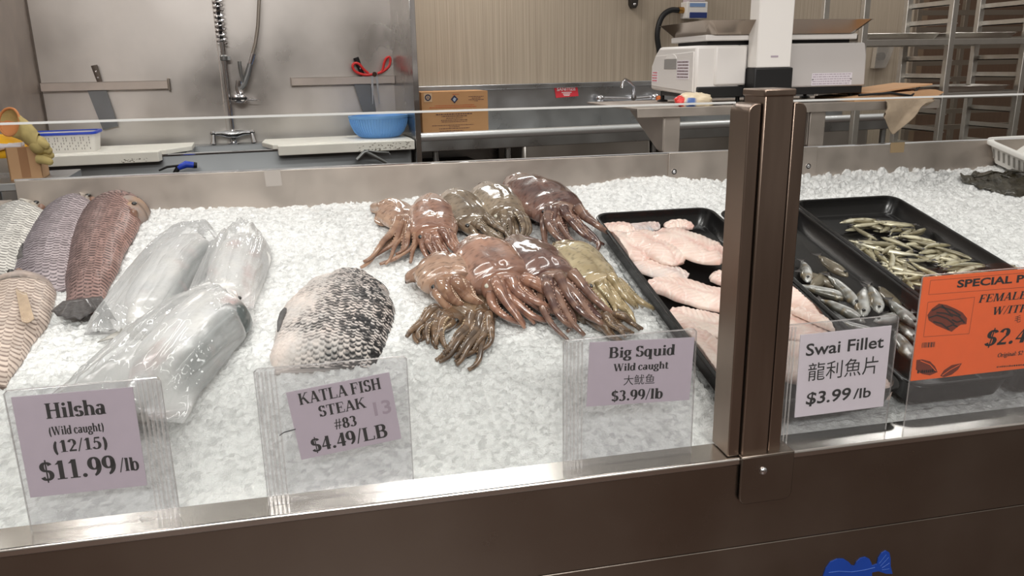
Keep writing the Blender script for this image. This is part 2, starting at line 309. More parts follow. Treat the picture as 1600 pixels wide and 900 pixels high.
for pts, m_ in (([(412, 267), (438, 265), (441, 290), (416, 292)], pm('grey_tape', (176, 168, 162), .5)), ([(1392, 223), (1414, 222), (1412, 238), (1391, 239)], pm('tan_tape', (150, 128, 98), .5))):
    P = [at_y(*p, 2.049) for p in pts]; cp('tape_patch', MB().prism([(p[0], p[2]) for p in P], YB - .0012, YB - .0002), m_, bpl, smooth=False)
# post with its two glass channels
post = cp('glass_post', MB().bx(.531, .572, .0, .055, .848, 1.365), 'steel_post', bevel=.002)
cp('post_cap', MB().bx(.529, .574, -.002, .057, 1.357, 1.3665), 'steel_post', post, bevel=.002)
def chan(x0, x1, r, left):
    O = [(x0, .851), (x1, .851)]
    O += [(x1 - r + r * math.cos(a), 1.349 - r + r * math.sin(a)) for a in np.linspace(0, math.pi / 2, 6)] if not left else [(x1, 1.349)]
    O += [(x0 + r - r * math.cos(a), 1.349 - r + r * math.sin(a)) for a in np.linspace(math.pi / 2, 0, 6)] if left else [(x0, 1.349)]
    return MB().prism(O, .003, .054)
cp('glass_channel', chan(.511, .5285, .012, True), 'steel_post', post, bevel=.0015)
cp('glass_channel', chan(.5745, .594, .012, False), 'steel_post', post, bevel=.0015)
O = [(.612, .852), (.528, .852)] + [(.540 - .012 * math.cos(a), .788 - .012 * math.sin(a)) for a in np.linspace(0, math.pi / 2, 6)] + [(.600 + .012 * math.sin(a), .788 - .012 * math.cos(a)) for a in np.linspace(0, math.pi / 2, 6)]
brk = cp('post_bracket', MB().prism([(p[0], p[1]) for p in O], -.0075, -.0035).bx(.528, .612, -.0075, .05, .8503, .8535), 'steel_case', case, bevel=.0015)
s_ = at_y(1193, 736, Y0 - .008)
cp('screw', MB().sph((s_[0], -.008, s_[2]), (.0062, .004, .0062), 16), 'chrome', brk)
for nm, x0, x1 in (('left', XL, .5125), ('right', .592, XR)):
    g_ = cp('glass_pane', MB().bx(x0, x1, .042, .048, .845, 1.3475), 'glass', case, smooth=False)
    cp('polished_edge', MB().bx(x0, x1, .0415, .0485, 1.3475, 1.3498), 'glass_edge', g_, smooth=False)
# blue fish decal on the lower panel, cut by the picture's lower edge
def dpt(px, py): p = at_y(px, py, Y0 + .0035); return (p[0], p[2])
D_ = [(1286, 900), (1290, 888), (1297, 878), (1308, 873), (1318, 873), (1326, 878), (1330, 883), (1335, 884), (1338, 878), (1344, 872), (1352, 870), (1358, 873), (1361, 879), (1362, 884), (1370, 881), (1372, 872), (1377, 864), (1384, 860), (1389, 863), (1391, 872), (1391, 884), (1394, 896), (1384, 896), (1372, 892), (1362, 894), (1362, 905), (1350, 925), (1320, 932), (1298, 925), (1284, 912)]
dc = cp('fish_decal', MB().prism([dpt(*p) for p in D_], .0025, .004), 'decal', smooth=False)
fl = MB()
for a, b in (((1373, 880), (1384, 866)), ((1375, 884), (1388, 870)), ((1377, 887), (1389, 879)), ((1377, 890), (1389, 888))):
    A, Bq = dpt(*a), dpt(*b); fl.tube([(A[0], .0022, A[1]), (Bq[0], .0022, Bq[1])], .0004, 4)
P = [dpt(*p) for p in ((1294, 894), (1310, 892), (1330, 893), (1350, 890), (1366, 886))]
fl.tube([(p[0], .0022, p[1]) for p in P], .0006, 4); cp('fin_lines', fl, 'decal_line', dc)

# ------------------------------------------------------------------ crushed ice
def icem():
    m = cm('crushed_ice', .2, 0, 0, .5, 330, spec=.7); return m
xs = np.arange(-.76, 2.45, .0027); ss = np.arange(.0, 1.085, .0027)
gx, gs = np.meshgrid(xs, ss, indexing='ij')
def hum(x, s, cx, cs, rx, rs, a): return a * np.exp(-((x - cx) / rx) ** 2 - ((s - cs) / rs) ** 2)
def ice_base(x, s):
    h = .012 * (fbm(x * 5, s * 5, seed=3) - .5)
    h = h + hum(x, s, .8, 1.06, .16, .1, .022) + hum(x, s, .05, .35, .25, .2, .006) + hum(x, s, 1.75, .62, .25, .2, .012)
    h = h - hum(x, s, -.1, 1.07, .35, .07, .014) - hum(x, s, .72, .4, .2, .5, .012) - hum(x, s, 1.1, .4, .3, .5, .012)
    tr = np.clip((x - .572) / .014, 0, 1) * np.clip((1.382 - x) / .014, 0, 1) * np.clip((s - .048) / .014, 0, 1) * np.clip((.818 - s) / .014, 0, 1)   # hollow pressed by the trays
    return h * (1 - tr) - .03 * tr
d1, dx1, dy1, i1, j1 = worley(gx / .0082, gs / .0082, 5)
t1 = _h(i1, j1, i1 * 0, 21) - .5; t2 = _h(i1, j1, i1 * 0, 22) - .5; t3 = _h(i1, j1, i1 * 0, 23)
d2, dx2, dy2, i2, j2 = worley(gx / .019, gs / .019, 9)
u1 = _h(i2, j2, i2 * 0, 31) - .5; u2 = _h(i2, j2, i2 * 0, 32) - .5; u3 = _h(i2, j2, i2 * 0, 33)
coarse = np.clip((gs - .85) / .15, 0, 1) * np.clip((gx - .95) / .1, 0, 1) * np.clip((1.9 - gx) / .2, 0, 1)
fine = np.clip((gs - .03) / .15, .35, 1)
gh = ice_base(gx, gs) + fine * (.0052 * (t3 - .5) + .0082 * .8 * (dx1 * t1 + dy1 * t2)) + .0035 * (u3 - .5) + .003 * (dx2 * u1 + dy2 * u2)
gh = gh + coarse * (.012 * (u3 - .3) + .02 * (dx2 * u1 + dy2 * u2) - .012 * d2 ** 2)
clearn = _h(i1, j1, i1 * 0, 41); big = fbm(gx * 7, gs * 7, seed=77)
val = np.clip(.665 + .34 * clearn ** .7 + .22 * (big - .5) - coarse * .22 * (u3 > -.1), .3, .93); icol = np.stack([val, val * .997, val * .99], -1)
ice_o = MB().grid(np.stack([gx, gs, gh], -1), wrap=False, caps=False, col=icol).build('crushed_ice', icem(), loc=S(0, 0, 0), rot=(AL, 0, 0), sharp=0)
tag(ice_o, 'white crushed ice filling the display case around the seafood', 'ice', kind='stuff')
# ------------------------------------------------------------------ lettering
T_, t_ = .225, .085
def _bowl(x): return ('a', x, .33, .2, .33, 0, 360)
GL = {
'H': (.95, [('v', .2, 0, 1), ('v', .74, 0, 1), ('h', .2, .74, .52), ('f', .2, 0, .36), ('f', .2, 1, .36), ('f', .74, 0, .36), ('f', .74, 1, .36)]),
'i': (.38, [('v', .19, 0, .66), ('f', .19, 0, .34), ('h', .05, .2, .63), ('d', .18, .87, .11)]),
'l': (.38, [('v', .19, 0, 1), ('f', .19, 0, .34), ('h', .05, .2, .97)]),
's': (.54, [('a', .26, .49, .16, .15, 15, 265), ('a', .27, .18, .17, .155, 85, -165)]),
'h': (.74, [('v', .17, 0, 1), ('a', .36, .38, .2, .26, 175, 0), ('v', .56, 0, .4), ('f', .17, 0, .32), ('f', .56, 0, .3), ('h', .03, .18, .97)]),
'a': (.62, [('a', .24, .19, .16, .17, 0, 360), ('v', .45, .05, .46), ('a', .29, .46, .16, .18, 155, 0), ('f', .5, 0, .22)]),
'W': (1.3, [('s', .14, 1, .4, 0, T_), ('s', .4, 0, .66, 1, t_), ('s', .64, 1, .9, 0, T_), ('s', .9, 0, 1.14, 1, t_), ('f', .14, 1, .34), ('f', .64, 1, .3), ('f', 1.14, 1, .28)]),
'd': (.72, [_bowl(.29), ('v', .53, 0, 1), ('f', .58, 0, .24), ('h', .38, .54, .97)]),
'b': (.72, [_bowl(.42), ('v', .17, 0, 1), ('h', .03, .18, .97)]),
'q': (.72, [_bowl(.29), ('v', .53, -.3, .66), ('f', .53, -.3, .36)]),
'c': (.58, [('a', .3, .33, .22, .33, 45, 318), ('d', .44, .53, .08)]),
'u': (.76, [('v', .19, .24, .66), ('a', .36, .24, .18, .24, 180, 350), ('v', .56, 0, .66), ('h', .03, .2, .63), ('h', .42, .56, .63), ('f', .62, 0, .22)]),
'g': (.64, [('a', .29, .42, .18, .23, 0, 360), ('a', .29, -.12, .24, .16, 0, 360), ('s', .2, .2, .2, .02, .14), ('h', .4, .62, .62)]),
't': (.46, [('v', .2, .12, .86), ('h', .03, .42, .63), ('a', .31, .13, .13, .13, 180, 330)]),
'(': (.42, [('a', .44, .38, .3, .66, 125, 235)]), ')': (.42, [('a', -.02, .38, .3, .66, 55, -55)]),
'1': (.6, [('v', .32, 0, 1), ('f', .32, 0, .46), ('s', .12, .8, .28, .96, .12)]),
'2': (.64, [('a', .29, .71, .19, .26, 165, -35), ('s', .13, .08, .46, .58, .14), ('h', .07, .56, .07, .15)]),
'/': (.42, [('s', .05, -.06, .37, 1.04, .085)]),
'5': (.64, [('h', .2, .55, .93, .14), ('s', .18, .5, .21, .96, .08), ('a', .27, .32, .24, .3, 125, -150)]),
'$': (.66, [('a', .32, .72, .19, .22, 20, 265), ('a', .32, .27, .21, .235, 85, -160), ('s', .32, -.12, .32, 1.1, .07)]),
'9': (.66, [('a', .3, .67, .2, .3, 0, 360), ('a', .2, .5, .32, .48, 35, -75)]),
'.': (.34, [('d', .17, .09, .11)]), ':': (.34, [('d', .17, .09, .1), ('d', .17, .55, .1)]),
'K': (1.0, [('v', .2, 0, 1), ('s', .3, .42, .74, 1, t_ * 1.3), ('s', .86, 0, .46, .6, T_), ('f', .2, 0, .36), ('f', .2, 1, .36), ('f', .78, 1, .3), ('f', .86, 0, .34)]),
'A': (.96, [('s', .14, 0, .47, 1, t_ * 1.1), ('s', .8, 0, .47, 1, T_ * 1.05), ('h', .25, .66, .32), ('f', .14, 0, .28), ('f', .8, 0, .36)]),
'T': (.86, [('v', .43, 0, 1), ('h', .06, .8, .965, .07), ('f', .43, 0, .38), ('s', .09, .74, .06, 1, .06), ('s', .77, .74, .8, 1, .06)]),
'L': (.84, [('v', .22, 0, 1), ('h', .2, .74, .035, .07), ('f', .22, 0, .38), ('f', .22, 1, .38), ('s', .76, 0, .78, .28, .07)]),
'F': (.8, [('v', .22, 0, 1), ('h', .2, .72, .965, .07), ('h', .2, .55, .52), ('f', .22, 0, .4), ('f', .22, 1, .36), ('s', .7, 1, .74, .74, .06), ('s', .55, .38, .55, .66, .06)]),
'E': (.84, [('v', .22, 0, 1), ('h', .2, .72, .965, .07), ('h', .2, .74, .035, .07), ('h', .2, .55, .52), ('f', .22, 0, .38), ('f', .22, 1, .36), ('s', .7, 1, .74, .74, .06), ('s', .74, 0, .79, .28, .06), ('s', .55, .38, .55, .66, .06)]),
'I': (.48, [('v', .24, 0, 1), ('f', .24, 0, .4), ('f', .24, 1, .4)]),
'S': (.72, [('a', .34, .745, .2, .225, 15, 265), ('a', .35, .27, .23, .24, 85, -165), ('s', .6, .7, .58, 1, .06), ('s', .09, 0, .1, .3, .06)]),
'#': (.72, [('s', .16, 0, .3, 1, .09), ('s', .42, 0, .56, 1, .09), ('h', .04, .68, .66, .08), ('h', .04, .66, .34, .08)]),
'8': (.66, [('a', .32, .74, .16, .23, 0, 360), ('a', .32, .26, .2, .24, 0, 360)]),
'3': (.64, [('a', .27, .74, .18, .23, 150, -85), ('a', .27, .27, .21, .25, 85, -150)]),
'4': (.66, [('v', .44, 0, 1), ('h', .04, .62, .28, .1), ('s', .07, .28, .42, .98, .08)]),
'B': (.88, [('v', .22, 0, 1), ('a', .46, .755, .2, .215, 90, -90), ('a', .48, .27, .24, .245, 90, -90), ('h', .2, .48, .97), ('h', .2, .5, .525), ('h', .2, .5, .03), ('f', .18, 0, .3), ('f', .18, 1, .3)]),
'M': (1.2, [('s', .17, 0, .17, 1, t_ * 1.2), ('s', .6, 0, .26, 1, T_), ('s', .56, 0, .94, 1, t_ * 1.2), ('v', .98, 0, 1), ('f', .17, 0, .3), ('f', .2, 1, .34), ('f', .98, 0, .36), ('f', 1.0, 1, .3)]),
'C': (.9, [('a', .46, .5, .35, .48, 42, 318), ('s', .74, .66, .74, 1, .06)]),
'O': (.96, [('a', .48, .5, .36, .48, 0, 360)]),
'r': (.54, [('v', .18, 0, .66), ('f', .18, 0, .36), ('a', .38, .42, .18, .22, 165, 60), ('d', .44, .56, .09), ('h', .03, .18, .63)]),
'n': (.74, [('v', .17, 0, .66), ('a', .36, .38, .2, .26, 175, 0), ('v', .56, 0, .4), ('f', .17, 0, .32), ('f', .56, 0, .3), ('h', .03, .18, .63)]),
' ': (.3, []),
}
def serif_text(txt):
    """flat bold serif lettering, cap height 1, as a list of quads"""
    quads = []; x = 0
    for ch in txt:
        adv, pr = GL[ch]
        for p in pr:
            k = p[0]
            if k == 'v': quads.append([(x + p[1] - T_ / 2, p[2]), (x + p[1] + T_ / 2, p[2]), (x + p[1] + T_ / 2, p[3]), (x + p[1] - T_ / 2, p[3])])
            elif k == 's': w = p[5] / 2; quads.append([(x + p[1] - w, p[2]), (x + p[1] + w, p[2]), (x + p[3] + w, p[4]), (x + p[3] - w, p[4])])
            elif k == 'h': w = (p[4] if len(p) > 4 else t_) / 2; quads.append([(x + p[1], p[3] - w), (x + p[2], p[3] - w), (x + p[2], p[3] + w), (x + p[1], p[3] + w)])
            elif k == 'f': y0, y1 = (p[2] - .055, p[2]) if p[2] > .3 else (p[2], p[2] + .055); quads.append([(x + p[1] - p[3] / 2, y0), (x + p[1] + p[3] / 2, y0), (x + p[1] + p[3] / 2, y1), (x + p[1] - p[3] / 2, y1)])
            elif k == 'd': quads.append([(x + p[1] + p[3] * math.cos(a), p[2] + p[3] * math.sin(a)) for a in np.linspace(0, 2 * math.pi, 13)[:-1]])
            elif k == 'a':
                n = max(6, int(abs(p[6] - p[5]) / 14)); A = np.radians(np.linspace(p[5], p[6], n)); I, O = [], []
                for a in A:
                    w = (t_ + (T_ - t_) * abs(math.cos(a)) ** 1.3) / 2; c_, s_2 = math.cos(a), math.sin(a)
                    O.append((x + p[1] + (p[3] + w) * c_, p[2] + (p[4] + w) * s_2)); I.append((x + p[1] + (p[3] - w) * c_, p[2] + (p[4] - w) * s_2))
                for i in range(n - 1): quads.append([I[i], O[i], O[i + 1], I[i + 1]])
        x += adv
    return quads, x
def font_polys(txt, bold=.0, shear=0.0):
    """sans or CJK lettering from Blender's own built-in typeface; cap height about 1"""
    cu = bpy.data.curves.new('lettering', 'FONT'); cu.body = txt; cu.size = 1.4; cu.offset = bold; cu.shear = shear; cu.resolution_u = 3
    ob = bpy.data.objects.new('lettering', cu); scene.collection.objects.link(ob); dg = bpy.context.evaluated_depsgraph_get()
    me = bpy.data.meshes.new_from_object(ob.evaluated_get(dg)); bpy.data.objects.remove(ob); bpy.data.curves.remove(cu)
    V = np.array([v.co[:2] for v in me.vertices]); F = [tuple(p.vertices) for p in me.polygons]; bpy.data.meshes.remove(me); return V, F
def text_to(mb, P0, ex, ey, txt, w=None, h=None, off=None, serif=True, bold=.03, center=True, shear=0.0):
    """put lettering in the plane (ex, ey) with baseline centre P0, cap height h, total width w"""
    ex = np.array(ex, float); ey = np.array(ey, float); P0 = np.array(P0, float)
    if serif:
        Q, W_ = serif_text(txt); fx = (w / W_ if w else h); fy = h if h else fx
        for q in Q:
            V = [P0 + ex * ((x + shear * y - (W_ / 2 if center else 0)) * fx) + ey * (y * fy) for x, y in q]; mb.add(V, [tuple(range(len(V)))])
    else:
        V, F = font_polys(txt, bold, shear); x0, x1 = V[:, 0].min(), V[:, 0].max(); fx = (w / (x1 - x0) if w else h); fy = h if h else fx
        V = np.array([P0 + ex * ((x - ((x0 + x1) / 2 if center else x0)) * fx) + ey * (y * fy) for x, y in V]); mb.add(V, F)
    return mb

# ------------------------------------------------------------------ sign holders on the front ledge
YS = .978
def sign(label, quad, card, lines, fold, card_mat='paper', ghost=(), group='price signs along the front ledge', cornerr=0.0):
    """quad: pixels of the holder's top-left, top-right; card: three corners TL, TR, BL of the card"""
    A = at_y(*quad[0], YS); Bq = at_y(*quad[1], YS); x0, x1 = A[0], Bq[0]; zt = (A[2] + Bq[2]) / 2; cx = (x0 + x1) / 2
    r = thing('sign_holder', label, 'sign', (cx, YS, .85), group=group); w, h = (x1 - x0) / 2, zt - .85
    def rr(x0, x1, z0, z1, q): return [(x0, z0), (x1, z0)] + [(x1 - q + q * math.cos(a), z1 - q + q * math.sin(a)) for a in np.linspace(0, math.pi / 2, 5)] + [(x0 + q - q * math.cos(a), z1 - q + q * math.sin(a)) for a in np.linspace(math.pi / 2, 0, 5)]
    MB().prism(rr(-w, w, 0, h, .004), -.0025, -.0017).prism(rr(-w, w, 0, h, .004), .0009, .0017).build('acrylic_sleeve', 'acrylic', r, smooth=False)
    e = MB().tube([(-w, -.0006, .002), (-w, -.0006, h - .004), (-w + .004, -.0006, h), (w - .004, -.0006, h), (w, -.0006, h - .004), (w, -.0006, .002)], .0009, 6); e.build('sleeve_edge', 'fold', r)
    if fold:
        f_ = MB(); s = fold
        for k, (q, d) in enumerate(((.004, .0028), (.0095, .0022), (.0145, .003), (.020, .0024), (.0255, .002))):
            x = -w + q if s < 0 else w - q; f_.bx(x - d / 2, x + d / 2, -.0042, -.0026, .0005, h - .003)
        f_.build('side_fold', 'fold', r, smooth=False)
    L = lambda p: at_y(*p, YS) - np.array([cx, YS, .85])
    tl, tr, bl = [L(p) for p in card]; ex = tr - tl; ey = tl - bl; Wc = np.linalg.norm(ex); Hc = np.linalg.norm(ey); ex /= Wc; ey = ey - ex * (ey @ ex); ey /= np.linalg.norm(ey)
    c = MB(); n = np.array([0, 1.0, 0])
    V = [bl, bl + ex * Wc, bl + ex * Wc + ey * Hc, bl + ey * Hc]; V = [np.array([p[0], -.0012, p[2]]) for p in V]
    c.add(V + [p + n * .0014 for p in V], [(0, 1, 2, 3), (7, 6, 5, 4), (0, 4, 5, 1), (1, 5, 6, 2), (2, 6, 7, 3), (3, 7, 4, 0)])
    card_o = c.build('paper_card', card_mat, r, smooth=False)
    base = np.array([bl[0], -.00135, bl[2]])
    for i, ln in enumerate(lines):
        txt, cxf, yb, wf, hf = ln[:5]; kw = ln[5] if len(ln) > 5 else {}; mt = kw.pop('mat', 'ink')
        mb = MB(); text_to(mb, base + ex * Wc * cxf + ey * Hc * yb, ex, ey, txt, Wc * wf, Hc * hf, **kw); mb.build('lettering', mt, card_o, smooth=False)
    return r, card_o, base, ex, ey, Wc, Hc
# fractions of the card: centre x, baseline y, width, cap height
sign('clear sign holder with the hilsha price card, leftmost on the front ledge', ((5, 610), (250, 590)), ((13, 621), (203, 605), (48, 777)), [
    ('Hilsha', .5, .765, .5, .15), ('(Wild caught)', .48, .60, .46, .085), ('(12/15)', .49, .425, .46, .12), ('$11.99', .44, .155, .65, .19), ('/lb', .87, .17, .17, .135)], 1)
kt = sign('clear sign holder with the tilted katla fish steak price card', ((396, 576), (635, 557)), ((449, 613), (610, 581), (471, 718)), [
    ('KATLA FISH', .5, .79, .80, .165), ('STEAK', .49, .565, .46, .155), ('#83', .49, .335, .225, .15), ('$4.49/LB', .5, .075, .76, .2)], -1)
sign('clear sign holder with the big squid price card, left of the steel post', ((880, 527), (1088, 518)), ((919, 535), (1083, 527), (916, 635)), [
    ('Big Squid', .5, .745, .64, .165), ('Wild caught', .5, .535, .53, .115), ('大鱿鱼', .49, .315, .3, .125, dict(serif=False, bold=.0)), ('$3.99/lb', .48, .06, .5, .165)], -1)
sign('clear sign holder with the swai fillet price card, right of the steel post', ((1216, 507), (1404, 494)), ((1254, 523), (1396, 508), (1241, 652)), [
    ('Swai Fillet', .5, .745, .86, .145, dict(serif=False, bold=.022)), ('龍利魚片', .5, .45, .78, .17, dict(serif=False, bold=.0)), ('$3.99', .36, .145, .5, .15, dict(serif=False, bold=.026, shear=.08)), ('/lb', .74, .145, .2, .125, dict(serif=False, bold=.022))], -1, 'paper_white')
r, cd, b0, ex, ey, Wc, Hc = sign('clear sign holder with the large orange special price card, rightmost on the ledge', ((1441, 431), (1680, 411)), ((1444, 433), (1674, 414), (1422, 595)), [], 0, 'orange')
def opt(px, py):                               # a pixel on the orange card -> the holder's own coordinates
    p = at_y(px, py, YS); l = p - np.array(r.location); return np.array([l[0], -.00135, l[2]])
def oline(txt, px, py, w, h, name='lettering', mat='ink', **k):
    mb = MB(); text_to(mb, opt(px, py), ex, ey, txt, w, h, center=False, **k); return mb.build(name, mat, cd, smooth=False)
U = .985 / 1240 * 1.1
oline('SPECIAL PR', 1494, 449, .134, .0115, serif=False, bold=.045)
oline('FEMALE C', 1527, 473, .103, .0125, shear=.18)
oline('W/ITH', 1548, 492, .064, .0125, shear=.18)
oline('毛', 1584, 503, .011, .009, serif=False, bold=0)
oline('$2.4', 1535, 541, .076, .026, shear=.18)
oline('Original: $2', 1557, 558, .046, .0068, shear=.18)
ln = MB()
def frame(x0, y0, x1, y1, x2, y2, x3, y3):
    P = [opt(x0, y0), opt(x1, y1), opt(x2, y2), opt(x3, y3), opt(x0, y0)]
    for a, b in zip(P[:-1], P[1:]): d = (b - a) / np.linalg.norm(b - a); q = np.array([-d[2], 0, d[0]]) * .0003; ln.add([a - q, b - q, b + q, a + q], [(0, 1, 2, 3)])
frame(1453, 438, 1660, 421, 1658, 444, 1450, 460); frame(1449, 472, 1522, 464, 1513, 521, 1442, 526)
ln.build('printed_frames', 'ink_orange_line', cd, smooth=False)
def blob(pts, name, mat, dy=0): mb = MB(); P = [opt(*p) + np.array([0, dy, 0]) for p in pts]; mb.add(P, [tuple(range(len(P)))]); return mb.build(name, mat, cd, smooth=False)
blob([(1448, 492), (1455, 482), (1466, 474), (1478, 476), (1492, 482), (1503, 488), (1510, 497), (1509, 506), (1500, 507), (1493, 512), (1486, 518), (1476, 514), (1462, 508), (1450, 500)], 'printed_seafood_picture', 'ink_brown')
cr_ = MB()
for a in ([(1455, 485), (1468, 479), (1486, 484), (1500, 493)], [(1450, 496), (1463, 492), (1478, 497), (1490, 506)], [(1457, 502), (1470, 505), (1482, 515)], [(1470, 476), (1484, 490), (1497, 494), (1506, 504)], [(1486, 499), (1494, 503), (1504, 500)], [(1462, 488), (1475, 489), (1488, 494)], [(1478, 511), (1488, 507), (1495, 510)]):
    P = [opt(*p) + np.array([0, -.0003, 0]) for p in a]
    for p, q in zip(P[:-1], P[1:]): d = (q - p) / np.linalg.norm(q - p); k = np.array([-d[2], 0, d[0]]) * .0012; cr_.add([p - k, q - k, q + k, p + k], [(0, 1, 2, 3)])
cr_.build('printed_picture_lines', 'ink_dark', cd, smooth=False)
bc = MB(); random.seed(4); x = 1439.0
while x < 1460:
    w_ = random.choice((.8, 1.2, 1.9)); bc.add([opt(x, 543 - (x - 1439) * .06), opt(x + w_, 543 - (x - 1439) * .06), opt(x + w_ + 1, 535 - (x - 1439) * .06), opt(x + 1, 535 - (x - 1439) * .06)], [(0, 1, 2, 3)]); x += w_ + random.choice((.8, 1.2))
bc.build('barcode', 'ink_dark', cd, smooth=False)
blob([(1431, 562), (1440, 561), (1452, 564), (1460, 572), (1464, 581), (1452, 586), (1440, 584), (1430, 577)], 'leaf_print', 'ink_brown'); blob([(1468, 587), (1474, 578), (1486, 570), (1502, 567), (1496, 577), (1486, 585), (1474, 589)], 'leaf_print', 'ink_brown')
lv = MB()
for a in ([(1437, 563), (1452, 569), (1461, 579)], [(1471, 586), (1484, 577), (1499, 569)]):
    P = [opt(*p) + np.array([0, -.0003, 0]) for p in a]
    for p, q in zip(P[:-1], P[1:]): d = (q - p) / np.linalg.norm(q - p); k = np.array([-d[2], 0, d[0]]) * .0006; lv.add([p - k, q - k, q + k, p + k], [(0, 1, 2, 3)])
lv.build('leaf_vein', 'orange', cd, smooth=False)
random.seed(2)
for x0, x1, y, hh in ((1432, 1460, 583, 5), (1556, 1604, 574, 2.4)):
    x = x0; sm = MB()
    while x < x1: w_ = random.uniform(1.2, 3); yy = y - (x - x0) * .08; sm.add([opt(x, yy), opt(x + w_, yy), opt(x + w_ + .6, yy - hh), opt(x + .5, yy - hh * random.uniform(.6, 1))], [(0, 1, 2, 3)]); x += w_ + 1
    sm.build('fine_print', 'ink_dark', cd, smooth=False)

kr, kc, kb, kex, key, kW, kH = kt                 # show-through digits and a pen stroke on the katla holder
mb = MB(); text_to(mb, kb + kex * kW * .87 + key * kH * .42, kex, key, '13', kW * .17, kH * .2, serif=False, bold=.03); mb.build('faint_digits', 'ink_soft', kc, smooth=False)
P = [at_y(*p, YS) - np.array(kr.location) for p in ((437, 679), (444, 674), (462, 669))]
MB().tube([(p[0], -.0029, p[2]) for p in P], .0007, 6).build('pen_stroke', 'ink', kr)
# ------------------------------------------------------------------ whole fish
rng = np.random.default_rng(11)
def scales(al, lat, a, b):
    col = np.floor(lat / b); dv = lat / b - col - .5; q = al / a + .5 * (col % 2) + 1.0 * dv * dv
    return q - np.floor(q), col, np.floor(q)
def px_path(pts, h=.03): return np.array([sp(x, y, h) for x, y in pts])
def rel(P, o): Q = P.copy(); Q[..., 0] -= o[0]; Q[..., 1] -= o[1]; return Q
def rohu(label, pts, hw, th, tint, head=.17, tail=None, dorsal=None, gillcut=None, snout=True, gill_t=None, hprof=None, n=230, m=170, pect=None):
    path = px_path(pts); o = path[len(path) // 2]; root = sthing('carp', label, 'fish', o[0], o[1], 0, 'whole scaled fish on the ice')
    hp = hprof or [(0, .10), (.05, .42), (.14, .72), (.3, 1), (.5, .98), (.75, .66), (1, .34)]
    P, t, ph, al, lat = body([p - o for p in path], [(k, v * hw) for k, v in hp], [(0, .3 * th), (.08, .7 * th), (.3, th), (.6, .85 * th), (.85, .6 * th), (1, .22 * th)], n, m, .006, 1.75, .5)
    w_ = lat / (np.abs(lat).max(1, keepdims=True) + 1e-6); tb = (gill_t or head) + .045 * (1 - w_ * w_) - .015; f, c_, r_ = scales(al, lat, .0105, .0130); hd = np.clip((t - tb) / .008, 0, 1); up = np.clip(np.sin(ph) + .2, 0, 1)
    P[..., 2] += hd * up * (.0020 * (f - .5)) + .002 * (fbm(al * 30, lat * 30, seed=5) - .5)
    P[..., 2] += up * (1 - hd) * .0055 * np.clip(t / tb, 0, 1) ** 2 - up * .003 * np.exp(-((t - tb - .016) / .012) ** 2)
    bel = np.clip(lat / hw * .5 + .5, 0, 1)               # 0 back/dorsal side ... 1 belly side
    base = mixc(lin(tint[0]), lin(tint[1]), np.clip(bel * 1.15 - .1, 0, 1)); jit = _h(c_, r_, c_ * 0, 3)
    base = base * (.82 + .36 * jit)[..., None]
    edge = np.clip((.38 - f) / .22, 0, 1) * hd; base = mixc(base, lin(tint[2]), edge)
    hcol = mixc(lin(tint[3]), lin(tint[4]), np.clip(fbm(al * 60, lat * 40, seed=8) * 1.6 - .3, 0, 1)); base = mixc(hcol, base, hd); base = mixc(base, lin((34, 24, 22)), np.exp(-((t - tb - .014) / .010) ** 2) * np.clip(1.2 - np.abs(w_), 0, 1) * .9)
    hcl = np.exp(-((t - tb * .62 + .02 * w_ * w_) / .012) ** 2) * (1 - hd); base = mixc(base, base * .55, hcl); P[..., 2] -= up * hcl * .002
    MB().grid(P, col=base).build('body', 'fish', root, sharp=0)
    C = smooth_path([p - o for p in path], 101); Tn = np.gradient(C, axis=0); Tn /= np.linalg.norm(Tn, axis=1)[:, None]; N = np.stack([-Tn[:, 1], Tn[:, 0]], 1)
    def at(tt, l, h): i = int(tt * 100); q = C[i] + N[i] * l; return np.array([q[0], q[1], h])
    hw_at = lambda tt: prof([(k, v * hw) for k, v in hp], np.array([tt]))[0]
    if snout:
        g = MB(); q = at(.015, 0, .012 + th * .26); d = Tn[1]; g.sph(q, (hw * .13, hw * .13, th * .26), 18); g.build('snout', 'mouth', root)
        e = at(.075, -hw_at(.075) * .25, .010 + th * .60); MB().sph(e, (.0065, .0065, .004), 16).build('eye', 'eye', root)
    def fin(name, base_pts, tip_pts, mat='fin', rip=.002, k=24):
        A = smooth_path(base_pts, k); Bq = smooth_path(tip_pts, k); w = np.linspace(0, 1, 9)[:, None, None]; G = A[None] * (1 - w) + Bq[None] * w
        G[..., 2] += rip * np.sin(np.arange(k) * 2.1)[None] * w[..., 0]; top = G.copy(); top[..., 2] += .0014; bot = G.copy(); bot[..., 2] -= .0014
        ring = np.concatenate([top, bot[:, ::-1]], 1); MB().grid(ring).build(name, mat, root, sharp=0)
    if tail:
        l = [np.array([*(sp(x, y, .012) - o), .022 + .004 * (i % 2)]) for i, (x, y) in enumerate(tail)]; b0, b1 = at(.97, -hw * .46, .024), at(.97, hw * .46, .024)
        fin('tail_fin', [b0, (b0 + b1) / 2, b1], l, rip=.003)
    if dorsal:
        l = [np.array([*(sp(x, y, .02) - o), .022]) for x, y in dorsal[1]]; b = [np.array([*(sp(x, y, .03) - o), .03]) for x, y in dorsal[0]]; fin('dorsal_fin', b, l)
    if pect:
        l = [np.array([*(sp(x, y, .02) - o), .046]) for x, y in pect[1]]; b = [np.array([*(sp(x, y, .03) - o), .056]) for x, y in pect[0]]; fin('pectoral_fin', b, l, 'gill', .001)
    return root
pink = [(112, 96, 96), (172, 134, 124), (40, 28, 30), (150, 138, 134), (178, 142, 112)]
silver_pink = [(120, 114, 120), (196, 180, 182), (54, 42, 48), (150, 138, 130), (220, 206, 192)]
